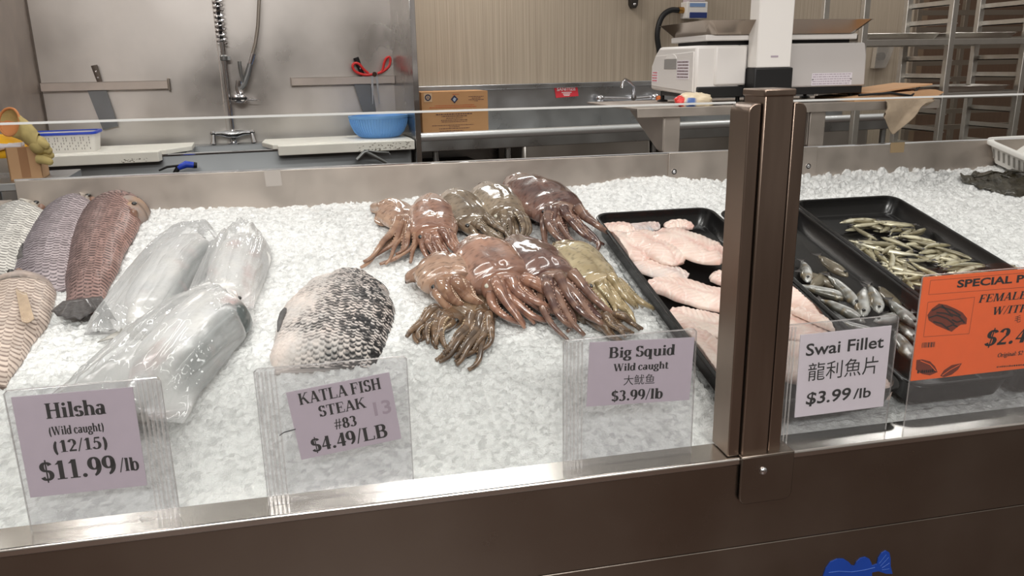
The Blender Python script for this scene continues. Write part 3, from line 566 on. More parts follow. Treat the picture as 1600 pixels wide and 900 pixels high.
silv = [(166, 166, 164), (232, 226, 218), (90, 86, 84), (160, 148, 134), (232, 226, 216)]
buff = [(190, 174, 162), (216, 198, 186), (122, 102, 94), (152, 140, 136), (196, 176, 166)]
rohu('silver scaled carp with open gill, cut by the left edge behind the others', [(66, 324), (34, 330), (8, 362), (-12, 410), (-22, 450)], .072, .052, silv, .16, gill_t=.17)
rohu('pinkish silver carp in the middle of the three, tail buried in ice', [(146, 312), (118, 318), (92, 350), (72, 395), (62, 440)], .070, .050, silver_pink, .15, gill_t=.13,
     dorsal=([(48, 345), (38, 362), (34, 384), (36, 402)], [(40, 346), (18, 362), (12, 384), (26, 408)]), hprof=[(0, .14), (.06, .46), (.16, .72), (.35, .98), (.55, 1), (.8, .92), (1, .75)])
rohu('dark pinkish carp nearest the bagged fish, frayed dark tail on the ice', [(210, 334), (196, 318), (172, 326), (152, 366), (138, 415), (126, 472)], .071, .056, pink, .15, gill_t=.12,
     tail=[(82, 494), (104, 507), (134, 504), (150, 492), (162, 502), (184, 510)], dorsal=([(106, 345), (98, 366), (98, 392)], [(96, 344), (86, 368), (94, 398)]),
     hprof=[(0, .22), (.06, .45), (.14, .64), (.34, .98), (.5, 1), (.75, .74), (.92, .5), (1, .48)])
rohu('buff carp in the lower left corner with its pale pectoral fin out', [(30, 424), (24, 446), (10, 490), (-8, 535), (-26, 590)], .066, .05, buff, .2, gill_t=.24, hprof=[(0, .35), (.05, .6), (.14, .85), (.3, 1), (.5, .98), (.75, .7), (1, .4)],
     pect=([(30, 470), (40, 476), (48, 478)], [(40, 522), (50, 524), (60, 518)]))

# katla steak: thick scaled piece without its head
def katla():
    path = px_path([(556, 414), (540, 440), (526, 482), (512, 525), (506, 562)], .03); o = path[2]
    r = sthing('fish_steak', 'thick black and white scaled katla piece lying on ice behind its price card', 'fish', o[0], o[1])
    hw = .106
    P, t, ph, al, lat = body([p - o for p in path], [(0, .14 * hw), (.06, .40 * hw), (.25, .80 * hw), (.45, 1.0 * hw), (.8, .92 * hw), (1, .78 * hw)], [(0, .012), (.12, .036), (.4, .050), (.8, .042), (1, .012)], 300, 300, .004, 2.0, .4)
    w = -lat / hw; f, c_, r_ = scales(al + .012 * w, lat, .0088, .0100); up = np.clip(np.sin(ph) + .2, 0, 1)
    P[..., 2] += up * (.0026 * (f - .5) + .007 * (fbm(al * 45, lat * 45, seed=4) - .5) - .004 * np.exp(-((w - .35) / .05) ** 2) * (t < .3))
    P[..., 0] += .006 * (fbm(al * 60, ph * 3, seed=21) - .5) * np.abs(w) ** 2
    dk = np.clip((fbm(al * 120, lat * 190, seed=14) - .46) * 5 + .3, 0, 1)
    amount = np.clip(.62 - .62 * w + .7 * (fbm(al * 16, lat * 16, seed=6) - .5), .12, 1) * np.clip((t + .35 * np.clip(-w, 0, 1) - .02) / .12, .15, 1)
    edge = np.clip((.55 - f) / .2, 0, 1); blk = np.clip((dk * .75 + edge * .9) * amount * 1.7 - .25, 0, 1)
    base = mixc(lin((232, 216, 208)), lin((196, 192, 190)), np.clip(fbm(al * 25, lat * 25, seed=2) + .3 * _h(c_, r_, c_ * 0, 5) - .2, 0, 1)); base = mixc(base, lin((30, 30, 33)), blk)
    MB().grid(P, col=base).build('scaled_body', 'fish', r, sharp=0)
    q = [np.array([*(sp(x, y, .03) - o), .022 + .004 * i]) for i, (x, y) in enumerate([(434, 512), (437, 500), (442, 490), (446, 485)])]
    MB().tube(q, [.002, .005, .006, .003], 10).build('pectoral_fin', pm('ash_fin', (92, 90, 90), .5, noise=.3, nscale=80), r)
katla()

# bagged hilsha
def hilsha(label_f, label_b, pts, hw, th, bag_pts, bhw, dark=.4, bag_prof=None, tip=False, seed=1, h0=.006):
    path = px_path(pts); o = path[0]
    r = sthing('hilsha', label_f, 'fish', o[0], o[1], 0, 'bagged hilsha fish')
    hp = [(0, .08), (.06, .42), (.16, .74), (.36, 1), (.6, .84), (.85, .34), (1, .2)]
    P, t, ph, al, lat = body([p - o for p in path], [(k, v * hw) for k, v in hp], [(0, .2 * th), (.1, .65 * th), (.35, th), (.7, .8 * th), (1, .25 * th)], 120, 90, h0 + .008, 2.0, .5)
    w = lat / hw; f, _, _ = scales(al, lat, .011, .011)
    base = mixc(lin((244, 240, 236)), lin((220, 220, 222)), np.clip(fbm(al * 30, lat * 30, seed=seed) * 1.4 - .2, 0, 1))
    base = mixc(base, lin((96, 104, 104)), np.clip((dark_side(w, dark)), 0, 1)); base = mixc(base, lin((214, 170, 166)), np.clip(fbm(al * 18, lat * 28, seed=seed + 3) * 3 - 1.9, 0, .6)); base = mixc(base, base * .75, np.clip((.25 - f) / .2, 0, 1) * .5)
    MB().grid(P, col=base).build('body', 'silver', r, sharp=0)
    C = smooth_path([p - o for p in path], 101); Tn = np.gradient(C, axis=0); Tn /= np.linalg.norm(Tn, axis=1)[:, None]; N = np.stack([-Tn[:, 1], Tn[:, 0]], 1)
    e = C[7] + N[7] * hw * .1; MB().sph((e[0], e[1], h0 + th * .62), (.006, .006, .004), 14).build('eye', 'eye', r)
    A = [np.array([*(C[98] + N[98] * k * hw * .18), h0 + .012]) for k in (-1, 0, 1)]; D = Tn[98]; Bq = [np.array([*(C[98] + N[98] * k * hw * .7 + D * (.055 if k else .03)), h0 + .010]) for k in (-1, 0, 1)]
    a_ = smooth_path(A, 15); b_ = smooth_path(Bq, 15); wv = np.linspace(0, 1, 6)[:, None, None]; G = a_[None] * (1 - wv) + b_[None] * wv; tp = G.copy(); tp[..., 2] += .001; bt = G.copy(); bt[..., 2] -= .001
    MB().grid(np.concatenate([tp, bt[:, ::-1]], 1)).build('tail_fin', 'pale_fin', r, sharp=0)
    # the bag
    bpath = px_path(bag_pts); bo = bpath[0]; b = sthing('plastic_bag', label_b, 'bag', bo[0], bo[1], 0, 'clear bags around the hilsha')
    bp_ = bag_prof or [(0, .3), (.08, .62), (.3, 1), (.6, 1.02), (1, .95)]
    P, t, ph, al, lat = body([p - bo for p in bpath], [(k, v * bhw) for k, v in bp_], [(0, .5 * th), (.1, th * 1.02), (.45, th * 1.13), (.75, th * .75), (1, .006)], 170, 150, h0 + .010, 1.9, .25)
    up = np.clip(np.sin(ph) + .15, 0, 1)
    ang = lat / bhw; rid = 1 - np.abs(2 * vnoise(ang * 9 + 1.5 * fbm(al * 9, lat * 9, seed=seed), al * 3, seed=seed + 20) - 1); rid2 = 1 - np.abs(2 * vnoise(ang * 21 + 1.2 * fbm(al * 12, lat * 12, seed=seed + 2), al * 6, seed=seed + 30) - 1)
    P[..., 2] += up * (.0085 * rid ** 3 + .0045 * rid2 ** 3 + .003 * fbm(al * 40, lat * 40, seed=seed + 9) - .003)
    MB().grid(P, caps=False).build('film', 'film', b, sharp=0)
    return r
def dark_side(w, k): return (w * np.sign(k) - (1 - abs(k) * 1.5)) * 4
hilsha('silver hilsha in the upper left bag, nearest the dark carp', 'clear bag around the upper left hilsha', [(322, 374), (300, 384), (262, 425), (222, 480), (208, 500)], .064, .050, [(332, 366), (302, 380), (256, 425), (205, 490), (190, 512)], .070, .34, seed=2)
hilsha('pinkish hilsha in the upper right bag, head towards the back', 'clear crumpled bag around the upper right hilsha', [(384, 366), (378, 385), (366, 420), (352, 455), (346, 476)], .062, .048, [(384, 360), (374, 384), (362, 420), (346, 455), (340, 475)], .066, .0, seed=5)
hilsha('large hilsha in the front bag with dark back and snout out of its bag', 'large clear bag around the front hilsha, wrinkled open end towards the signs', [(380, 474), (355, 482), (300, 520), (235, 585), (205, 625)], .072, .056, [(362, 478), (322, 500), (270, 545), (215, 595), (170, 640)], .094, .36, seed=9,
       bag_prof=[(0, .35), (.1, .7), (.35, .98), (.7, 1.1), (1, 1.25)], h0=.012)

# ------------------------------------------------------------------ black trays and what lies in them
def rrect(w, l, x0, y0, r, k=7):
    pts = []
    for cx, cy, a0 in ((w - r, r, -90), (w - r, l - r, 0), (r, l - r, 90), (r, r, 180)):
        pts += [(x0 + cx + r * math.cos(R_(a0 + 90 * i / (k - 1))), y0 + cy + r * math.sin(R_(a0 + 90 * i / (k - 1)))) for i in range(k)]
    return np.array(pts)
TH = .043
def tray(label, x0, x1, s0, s1):
    w, l = x1 - x0, s1 - s0; r = sthing('display_tray', label, 'tray', x0, s0, -.006, 'black display trays set in the ice')
    rings = []
    for ins, z, rad in ((.016, 0, .02), (.006, .038, .03), (.003, .0405, .032), (0, .0425, .034), (.001, .0445, .034), (.004, .0455, .032), (.008, .0445, .03), (.0095, .040, .029), (.018, .006, .022), (.022, .003, .02)):
        q = rrect(w - 2 * ins, l - 2 * ins, ins, ins, rad); rings.append(np.c_[q, np.full(len(q), z)])
    fixn(MB().grid(np.array(rings)).build('tray_body', 'black_plastic', r, sharp=50)); return r
tray('black tray of pale swai fillets, left of the steel post', .568, .868, .045, .812)
tray('narrow black tray of silvery smelts between the other two trays', .874, 1.086, .045, .790)
tray('black tray of tiny slender fish, rightmost of the three', 1.090, 1.385, .045, .822)
def fillet(label, pts, hw, th=.014, h=.004, seed=0, grey=0.0, prof_=None, hole=None, wave=1.0):
    path = np.array([sp(x, y, h + .012) for x, y in pts]); o = path[0]; r = sthing('fish_fillet', label, 'fillet', o[0], o[1], 0, 'swai fillets in the black tray')
    pr = prof_ or [(0, .45), (.1, .82), (.35, 1), (.65, .95), (.9, .68), (1, .35)]
    P, t, ph, al, lat = body([p - o for p in path], [(k, v * hw) for k, v in pr], [(0, .55 * th), (.15, th), (.8, th), (1, .5 * th)], 80, 64, h + .004, 2.5, .35)
    w = lat / hw; ed = .16 * (fbm(al * 40, np.sign(lat) * 3 + 0 * al, seed=seed) - .5)
    P[..., 0] += 0; up = np.clip(np.sin(ph) + .1, 0, 1); P[..., :2] += (ed * hw * np.abs(w) ** 3 * np.sign(w))[..., None] * np.array([.6, .8])
    ridge = np.abs(w + .05 * np.sin(al * 30)); seam = np.exp(-(ridge / .06) ** 2)
    P[..., 2] += up * (.014 * wave * (fbm(al * 17, lat * 14, seed=seed + 2) - .5) - .0022 * seam + .0009 * np.sin((al + np.abs(lat) * .7) * 520 + 6 * fbm(al * 20, lat * 20, seed=1)))
    if hole is not None:
        q = np.exp(-(((t - hole[0]) / .04) ** 2 + ((w - hole[1]) / .10) ** 2)); P[..., 2] -= up * .011 * q
    k = np.clip(fbm(al * 26, lat * 26, seed=seed + 5) * 1.8 - .4, 0, 1); st = .5 + .5 * np.sin((al + np.abs(lat) * .7) * 520 + 6 * fbm(al * 20, lat * 20, seed=1))
    base = mixc(lin((240, 220, 208)), lin((222, 182, 170)), k); base = mixc(base, lin((246, 232, 224)), st * .3); base = mixc(base, lin((208, 150, 142)), seam * .45)
    ct = np.exp(-((np.sin(al * 78 + 3 * np.sin(lat * 30) + seed)) / .10) ** 2); P[..., 2] -= up * .0022 * ct; base = mixc(base, lin((250, 238, 230)), ct * .5)
    g = np.clip(grey + (fbm(al * 30, lat * 30, seed=seed + 8) - .62) * 1.2, 0, 1) if grey else 0 * al
    base = mixc(base, lin((176, 176, 180)), g)
    P[..., 0] = np.clip(P[..., 0], .588 - o[0], .857 - o[0]); P[..., 1] = np.clip(P[..., 1], .066 - o[1], .79 - o[1])
    MB().grid(P, col=base).build('fillet_flesh', 'flesh', r, sharp=0); return r
fillet('greyish fillet end at the far left corner of the swai tray', [(940, 354), (965, 353), (992, 360)], .030, .012, .004, 1, .2)
fillet('small frosty grey skin-on piece against the back of the swai tray', [(992, 356), (1010, 348), (1032, 350)], .034, .010, .006, 2, .8)
fillet('short fillet end at the back of the swai tray beside the frosty piece', [(1042, 352), (1062, 347), (1084, 352)], .022, .012, .004, 3)
fillet('wide underlying greyish fillet beneath the stacked swai', [(990, 404), (1030, 418), (1076, 428)], .036, .012, .004, 4, .35)
fillet('left fillet of the upper swai stack', [(950, 362), (982, 385), (1012, 404)], .042, .016, .012, 5)
fillet('middle fillet of the upper swai stack', [(990, 358), (1025, 382), (1060, 408)], .046, .016, .020, 6)
fillet('big fillet with a small slit on top of the upper swai stack', [(1028, 358), (1075, 378), (1108, 392), (1136, 398)], .060, .018, .024, 7, hole=(.68, -.12))
fillet('pink fillet reaching from the tray edge towards the post, in front of the upper stack', [(1012, 440), (1060, 448), (1110, 462), (1165, 474)], .048, .018, .008, 8, prof_=[(0, .3), (.1, .6), (.4, 1), (1, .9)])
fillet('small fillet tip left of the post, behind the pink fillet', [(1112, 426), (1140, 434), (1175, 446)], .030, .014, .006, 9)
fillet('fillet under the pink one at mid tray, left of the post', [(1046, 486), (1090, 500), (1150, 510), (1190, 515)], .046, .014, .004, 10)
fillet('narrow fillet pointing down beside the foot of the post', [(1082, 512), (1108, 545), (1140, 585), (1165, 612)], .036, .018, .010, 11, prof_=[(0, .5), (.3, .9), (.7, 1), (1, .8)])
fillet('long rosy fillet along the right wall of the swai tray', [(1206, 420), (1244, 452), (1282, 482), (1318, 512)], .048, .024, .014, 12, prof_=[(0, .8), (.4, 1), (.8, .8), (1, .3)])
fillet('flat pale fillet right of the post, beneath the rosy one', [(1170, 470), (1215, 490), (1262, 512), (1290, 530)], .056, .016, .006, 13)
fillet('thin pale strip lying on the flat fillet right of the post', [(1240, 480), (1264, 488), (1290, 500), (1312, 512)], .017, .012, .024, 14, wave=.5)
fillet('broad fillet behind the swai price card', [(1190, 540), (1240, 560), (1300, 580), (1350, 600)], .066, .018, .006, 15)
fillet('front fillet between the swai card and the orange card', [(1340, 560), (1376, 584), (1404, 606), (1418, 622)], .046, .022, .006, 16)

def small_fish(L, hw, th, bend, seed, cols, eye=True):
    """slender fish mesh lying along +x, head at the origin"""
    pts = [(0, 0), (L * .33, bend * .5), (L * .66, bend * .4), (L * .9, -bend * .3)]
    P, t, ph, al, lat = body(np.array(pts), [(0, .12 * hw), (.08, .62 * hw), (.25, hw), (.55, .9 * hw), (.85, .4 * hw), (1, .22 * hw)], [(0, .2 * th), (.12, .75 * th), (.35, th), (.7, .7 * th), (1, .2 * th)], 26, 14, th * .5, 2, .7)
    w = lat / hw; n = fbm(al * 90, lat * 90, seed=seed); base = mixc(lin(cols[0]), lin(cols[1]), np.clip(w * .8 + .5 + (n - .5), 0, 1)); base = mixc(base, lin(cols[2]), np.clip(n * 4 - 2.3, 0, 1) * .8)
    mb = MB().grid(P, col=base); T = (P[-1].mean(0) - P[-4].mean(0)); T /= np.linalg.norm(T); N = np.array([-T[1], T[0], 0]); q = P[-1].mean(0)
    return mb, q, T, N
def fish_parts(name, L, hw, th, bend, seed, cols, root, bmat='silver', eye=True):
    mb, q, T, N = small_fish(L, hw, th, bend, seed, cols); mb.build('body', bmat, root, sharp=0)
    k = hw; A = [q - N * k * .2, q, q + N * k * .2]; Bq = [q + T * L * .13 - N * k * .85, q + T * L * .07, q + T * L * .13 + N * k * .85]
    a_ = smooth_path(A, 7); b_ = smooth_path(Bq, 7); wv = np.linspace(0, 1, 3)[:, None, None]; G = a_[None] * (1 - wv) + b_[None] * wv; tp = G.copy(); tp[..., 2] += .0005; bt = G.copy(); bt[..., 2] -= .0005
    MB().grid(np.concatenate([tp, bt[:, ::-1]], 1)).build('tail_fin', 'fin', root, sharp=0)
    if eye: MB().sph((L * .085, bend * .12, th * 1.25), (hw * .24, hw * .24, hw * .16), 10).build('eye', 'eye', root)
SM = [(232, 232, 230), (84, 82, 74), (150, 128, 92)]
smelts = [((1262, 438), (1256, 412), 'upright silver smelt head nearest the post, against the tray wall'), ((1332, 466), (1262, 446), 'olive backed smelt along the left wall of the middle tray'), ((1352, 502), (1282, 464), 'grey sided smelt just above the swai card'),
          ((1296, 424), (1276, 440), 'small brownish smelt curled behind the silver pile'), ((1342, 478), (1294, 426), 'bright silver smelt crossing the middle of the pile'), ((1325, 430), (1300, 412), 'smelt tail end at the top of the silver pile'),
          ((1318, 452), (1284, 436), 'dull smelt under the bright crossing one'), ((1349, 492), (1352, 444), 'smelt pointing at the swai card, head down, left of its twin'), ((1374, 486), (1358, 440), 'broad bright smelt right of the head-down one'), ((1408, 484), (1372, 442), 'slim brown smelt along the right wall of the middle tray'),
          ((1366, 500), (1392, 494), 'yellow bellied smelt just behind the swai card corner'), ((1434, 508), (1402, 478), 'smelt in the shadow of the right wall, nearest the orange card'), ((1432, 532), (1400, 500), 'pale smelt between the two price cards, upper of two'), ((1430, 562), (1404, 522), 'pale smelt between the two price cards, lower of two'), ((1390, 530), (1340, 512), 'smelt seen through the top edge of the swai sleeve')]
for i, (a, b, lb) in enumerate(smelts):
    lay = .004 + .009 * (i % 3) + (.006 if i in (4, 7, 8) else 0); A, Bq = sp(*a, lay + .01), sp(*b, lay + .01); d = Bq - A; L = max(.112, np.linalg.norm(d) * 1.05)
    r = sthing('smelt', lb, 'small fish', A[0], A[1], 0, 'silvery smelts in the middle tray'); r.matrix_world = Matrix.Translation(Vector(S(A[0], A[1], lay))) @ Matrix.Rotation(AL, 4, 'X') @ Matrix.Rotation(math.atan2(d[1], d[0]), 4, 'Z')
    fish_parts('smelt', L, 0.0140 + .002 * (i % 2), .0115, .004 * (1 if i % 2 else -1), i, SM if i not in (3, 5, 6, 9) else [(140, 130, 110), (92, 84, 70), (120, 100, 76)], r)
# tiny slender fish: a few moulds, then linked copies
TC = [[(204, 196, 168), (140, 130, 100), (110, 100, 76)], [(172, 164, 138), (122, 114, 90), (100, 92, 72)], [(222, 216, 194), (160, 150, 116), (130, 118, 90)]]
protos = []
for i in range(6):
    r = bpy.data.objects.new('slender_fish', None); r.empty_display_size = .02; scene.collection.objects.link(r)
    fish_parts('slender', .086 + .008 * (i % 3), .0066, .0058, (.005, -.006, .010, -.003, .008, -.010)[i], 50 + i, TC[i % 3], r, eye=True); protos.append(r)
used = set()
heaps = [  # label, pixel centre line, how many, spread (m), main heading (degrees), heading spread, lift
    ('slender fish in the heap at the back of the right tray', [(1340, 352), (1368, 350), (1400, 356), (1432, 366)], 22, .016, -8, 30, .026),
    ('pale slender fish heaped along the left wall of the right tray', [(1352, 378), (1375, 396), (1398, 414), (1424, 440)], 58, .024, -20, 60, .038),
    ('slender fish lying in the row along the right wall of the right tray', [(1440, 372), (1468, 388), (1500, 404), (1528, 416), (1560, 424)], 34, .018, -30, 34, .022)]
rr_ = random.Random(7)
for lb, line, cnt, spread, hd, hs, lift in heaps:
    C = np.array([sp(x, y, .015) for x, y in line])
    for k in range(cnt):
        pi = rr_.randrange(6); p = protos[pi]
        if pi in used:
            r = p.copy(); scene.collection.objects.link(r)
            for c in p.children: d = c.copy(); d.parent = r; scene.collection.objects.link(d)
        else: r = p; used.add(pi)
        tag(r, lb, 'small fish', 'tiny slender fish in the right tray')
        f = (k + rr_.random()) / cnt * (len(C) - 1); i = min(int(f), len(C) - 2); q = C[i] * (1 - (f - i)) + C[i + 1] * (f - i)
        q = q + np.array([rr_.gauss(0, spread), rr_.gauss(0, spread * .7)]); q[0] = min(1.345, max(1.13, q[0])); q[1] = min(.77, max(.12, q[1]))
        an = R_(hd + rr_.gauss(0, hs) + (180 if rr_.random() < .5 else 0)); ca, sa = math.cos(an), math.sin(an); L = .05
        h = -.002 + lift * max(0, rr_.random() - .1)
        x, s = q[0] - ca * L, q[1] - sa * L; ex_ = x + 2 * L * ca
        if min(x, ex_) < 1.118: x += 1.118 - min(x, ex_)
        if max(x, ex_) > 1.360: x -= max(x, ex_) - 1.360
        r.matrix_world = Matrix.Translation(Vector(S(x, s, h))) @ Matrix.Rotation(AL, 4, 'X') @ Matrix.Rotation(an, 4, 'Z') @ Matrix.Rotation(rr_.uniform(-.1, .05), 4, 'Y')
for lb, a, b in (('single slender fish leaning on the right wall of the right tray', (1432, 366), (1424, 328)), ('loose slender fish alone at the front corner of the right tray', (1592, 414), (1570, 408)), ('slender fish stretched out alone across the wet centre of the right tray', (1480, 408), (1424, 392))):
    p = protos[0]; r = p.copy(); scene.collection.objects.link(r); tag(r, lb, 'small fish', 'tiny slender fish in the right tray')
    for c in p.children: d = c.copy(); d.parent = r; scene.collection.objects.link(d)
    A, Bq = sp(*a, .01), sp(*b, .012); d = Bq - A
    r.matrix_world = Matrix.Translation(Vector(S(A[0], A[1], .0))) @ Matrix.Rotation(AL, 4, 'X') @ Matrix.Rotation(math.atan2(d[1], d[0]), 4, 'Z')
# ------------------------------------------------------------------ squid
def squid(label, pts, hw, aend, aw, tint, lay=0.0, fins=(1, 1), seed=0, lip=.9, curl=1.0, thk=.62, hl=.045, tip_r=.16, arms=8, turn=0.0, spread=.3, fat=1.0):
    """pts: pixels mantle tip ... collar; aend: pixel the arms run to; aw: how far the arms spread (m)"""
    rg = np.random.default_rng(100 + seed); hz = .02 + lay
    path = np.array([sp(x, y, hz) for x, y in pts]); o = path[0]; r = sthing('squid', label, 'squid', o[0], o[1], 0, 'large squid piled on the ice')
    path = [p - o for p in path]; E_ = sp(*aend, .012) - o; C = path[-1]; dirn = np.array(path[-1]) - np.array(path[-2]); dirn /= np.linalg.norm(dirn); nrm = np.array([-dirn[1], dirn[0]])
    th = hw * thk
    P, t, ph, al, lat = body(path, [(0, tip_r * hw), (.08, .42 * hw), (.25, .78 * hw), (.5, hw), (.8, .97 * hw), (.96, lip * hw), (1, lip * .93 * hw)], [(0, .35 * th), (.15, .7 * th), (.45, th), (.85, .95 * th), (1, .80 * th)], 90, 60, lay + th * .42, 2.0, .7)
    up = np.clip(np.sin(ph) + .3, 0, 1)
    P[..., 2] += up * (.016 * (fbm(al * 13, lat * 13, seed=seed, o=2) - .5) - .004 * np.exp(-((lat - .012 * np.sin(al * 30 + seed)) / .004) ** 2) * np.clip(t * 3, 0, 1))
    n1 = fbm(al * 22, lat * 22, seed=seed + 3); n2 = fbm(al * 260, lat * 260, seed=seed + 4, o=2); w = np.abs(lat / hw)
    base = mixc(lin(tint[0]), lin(tint[1]), np.clip(n1 * 2 - .5, 0, 1)); base = mixc(base, lin(tint[2]), np.clip(w * w * 1.1 - .35, 0, .7)); base = mixc(base, lin(tint[1]) * .5, np.clip(n2 * 5 - 3.1, 0, .7))
    mant = MB().grid(P, col=base).build('mantle', 'squid', r, sharp=0)
    Cs = smooth_path(path, 101); Tn = np.gradient(Cs, axis=0); Tn /= np.linalg.norm(Tn, axis=1)[:, None]; N = np.stack([-Tn[:, 1], Tn[:, 0]], 1)
    for sd, on in ((1, fins[0]), (-1, fins[1])):
        if not on: continue
        k = 30; tt = np.linspace(.02, .62, k); ii = (tt * 100).astype(int); hwt = prof([(0, tip_r * hw), (.08, .42 * hw), (.25, .78 * hw), (.5, hw), (1, hw)], tt)
        rows = []
        for q in np.linspace(0, 1, 9):
            lt = hwt * (.80 + .05 * q) + q * on * hw * .62 * np.sin(np.pi * (tt - .02) / .6) ** .8
            rows.append(np.c_[Cs[ii] + N[ii] * (sd * lt)[:, None], lay + th * .55 * (1 - q) ** .7 + .004 + .004 * q * np.sin(tt * 25 + seed)])
        G = np.array(rows); tp = G.copy(); tp[..., 2] += .0022; bt = G.copy(); bt[..., 2] -= .0022; ring = np.concatenate([tp, bt[:, ::-1]], 1)
        fn = fbm(ring[..., 0] * 40, ring[..., 1] * 40, seed=seed + 6); MB().grid(ring, col=mixc(lin(tint[1]), lin(tint[2]), np.clip(fn * 1.6 - .3, 0, 1))).build('fin', 'squid', r, sharp=0)
    # head, tucked into the mantle opening
    hc = np.array([*C, lay + th * .5]); ad = E_ - C; La = np.linalg.norm(ad); ad = ad / La; an_ = np.array([-ad[1], ad[0]])
    hp_ = [C - ad * .012, C + ad * hl * .5, C + ad * hl]
    P, t, ph, al, lat = body(hp_, [(0, .62 * hw), (.4, .66 * hw), (.75, .56 * hw), (1, .42 * hw)], [(0, th * .7), (.5, th * .8), (1, th * .55)], 36, 36, lay + th * .40, 2.0, .7)
    P[..., 2] += .006 * (fbm(al * 50, lat * 50, seed=seed + 2) - .5); n1 = fbm(al * 60, lat * 60, seed=seed + 7)
    MB().grid(P, col=mixc(lin(tint[3]), lin(tint[1]), np.clip(n1 * 2 - .6, 0, 1))).build('head', 'squid', r, sharp=0)
    for sd in (-1, 1):
        e = C + ad * hl * .45 + an_ * sd * hw * .52; MB().sph((e[0], e[1], lay + th * .72), (.0070, .0070, .005), 14).build('eye', 'eye' if (seed + sd) % 3 else 'eye_pale', r)
    # arms: one bundle with a common sweep, each arm wavering and curling at its tip
    for k in range(arms):
        f = (k + .5) / arms * 2 - 1; st = C + ad * hl * .70 + an_ * f * hw * .52; L = (La - hl * .5) * rg.uniform(.85, 1.3)
        n = 34; u = np.linspace(0, 1, n); ph0 = rg.uniform(0, 6.28); up_ = (k * 3) % 4 / 3.0
        cv = curl * rg.uniform(.5, 1.5) * (1 if (turn >= 0) == (rg.random() < .8) else -1)
        hd = f * spread * (1 - .5 * u) + turn * rg.uniform(.7, 1.25) * u + .35 * np.sin(u * 7 + ph0) * u + cv * np.clip((u - .55) / .45, 0, 1) ** 1.5
        dx = np.cos(hd) * L / (n - 1); dy = np.sin(hd) * L / (n - 1); x = np.r_[0, np.cumsum(dx)[:-1]]; y = np.r_[0, np.cumsum(dy)[:-1]]
        P_ = st[None] + ad[None] * x[:, None] + an_[None] * y[:, None]
        z = lay * (1 - u) ** .7 + (th * (.30 + .55 * up_)) * (1 - u ** 1.5) + .008 + .005 * np.sin(u * 8 + ph0) * (1 - u) + .010 * up_ * u
        rad = fat * (.0112 - .0080 * u ** .9) * (hw / .05) ** .6 * rg.uniform(.8, 1.1); cn = fbm(u * 14 + k * 3, u * 0 + seed, seed=seed + 9); col = mixc(lin(tint[3]), lin(tint[1]), np.clip(cn * 1.9 - .5 + .2 * (k % 3 - 1), 0, 1))
        mb = MB().tube(np.c_[P_, z], rad, 10, col)
        sd = 1 if cv > 0 else -1
        for q in range(6, n - 3, 2): mb.sph((P_[q, 0] + an_[0] * rad[q] * .75 * sd, P_[q, 1] + an_[1] * rad[q] * .75 * sd, z[q] + rad[q] * .45), rad[q] * .34, 6, lin(tint[2]))   # suckers
        mb.build('arm', 'squid', r, sharp=0)
    return r
tan = [(180, 146, 124), (128, 92, 74), (196, 166, 144), (168, 132, 108)]
grey = [(150, 132, 112), (96, 80, 66), (178, 162, 140), (132, 114, 94)]
dkp = [(124, 92, 82), (76, 50, 48), (150, 114, 100), (134, 102, 86)]
rosy = [(172, 130, 110), (118, 82, 70), (196, 158, 138), (158, 116, 96)]
pale = [(188, 172, 138), (140, 122, 90), (204, 192, 160), (178, 158, 124)]
brn = [(132, 108, 86), (80, 62, 48), (164, 140, 112), (124, 98, 76)]
# lower layer first
squid('pale underside squid showing between the two front squid, brown bunched arms nearest its price card', [(728, 422), (742, 462), (752, 488)], .040, (742, 556), .044, brn, 0.0, (0, 0), 21, arms=11, turn=-.4, spread=.16, curl=.5, fat=1.25)
squid('lower squid with brown arms bunched at the front left of the pile', [(738, 462), (722, 478), (708, 488)], .044, (656, 526), .046, brn, 0.0, (0, 0), 22, arms=11, turn=.7, spread=.12, curl=.4, fat=1.25)
squid('brownish squid buried under the pale yellow one at the right of the pile', [(886, 424), (912, 462), (936, 490)], .046, (974, 520), .04, brn, 0.0, (0, 0), 23, turn=.6, curl=.8)
# back row
squid('small tan squid at the far left of the back row', [(592, 328), (610, 326), (636, 344)], .050, (628, 404), .026, tan, .008, (1, .6), 1, turn=-.3, spread=.2, curl=.6)
squid('tan squid second from left in the back row, fins spread open to the front', [(674, 308), (676, 336), (676, 366)], .060, (690, 402), .045, rosy, .014, (.6, .6), 2, turn=.4, spread=.5)
squid('grey-brown squid third from left in the back row', [(704, 300), (720, 322), (738, 346)], .056, (778, 382), .036, grey, .016, (.4, .6), 3, turn=.5, spread=.3)
squid('dark grey-brown squid fourth from left in the back row', [(756, 287), (772, 308), (790, 334)], .058, (812, 374), .036, grey, .018, (.5, .5), 4, turn=-.5, spread=.3)
squid('large dark purplish squid at the right end of the back row', [(794, 282), (824, 298), (852, 316), (874, 334)], .076, (886, 386), .060, dkp, .018, (.9, .3), 5, arms=10, turn=.7, spread=.5, curl=1.2)
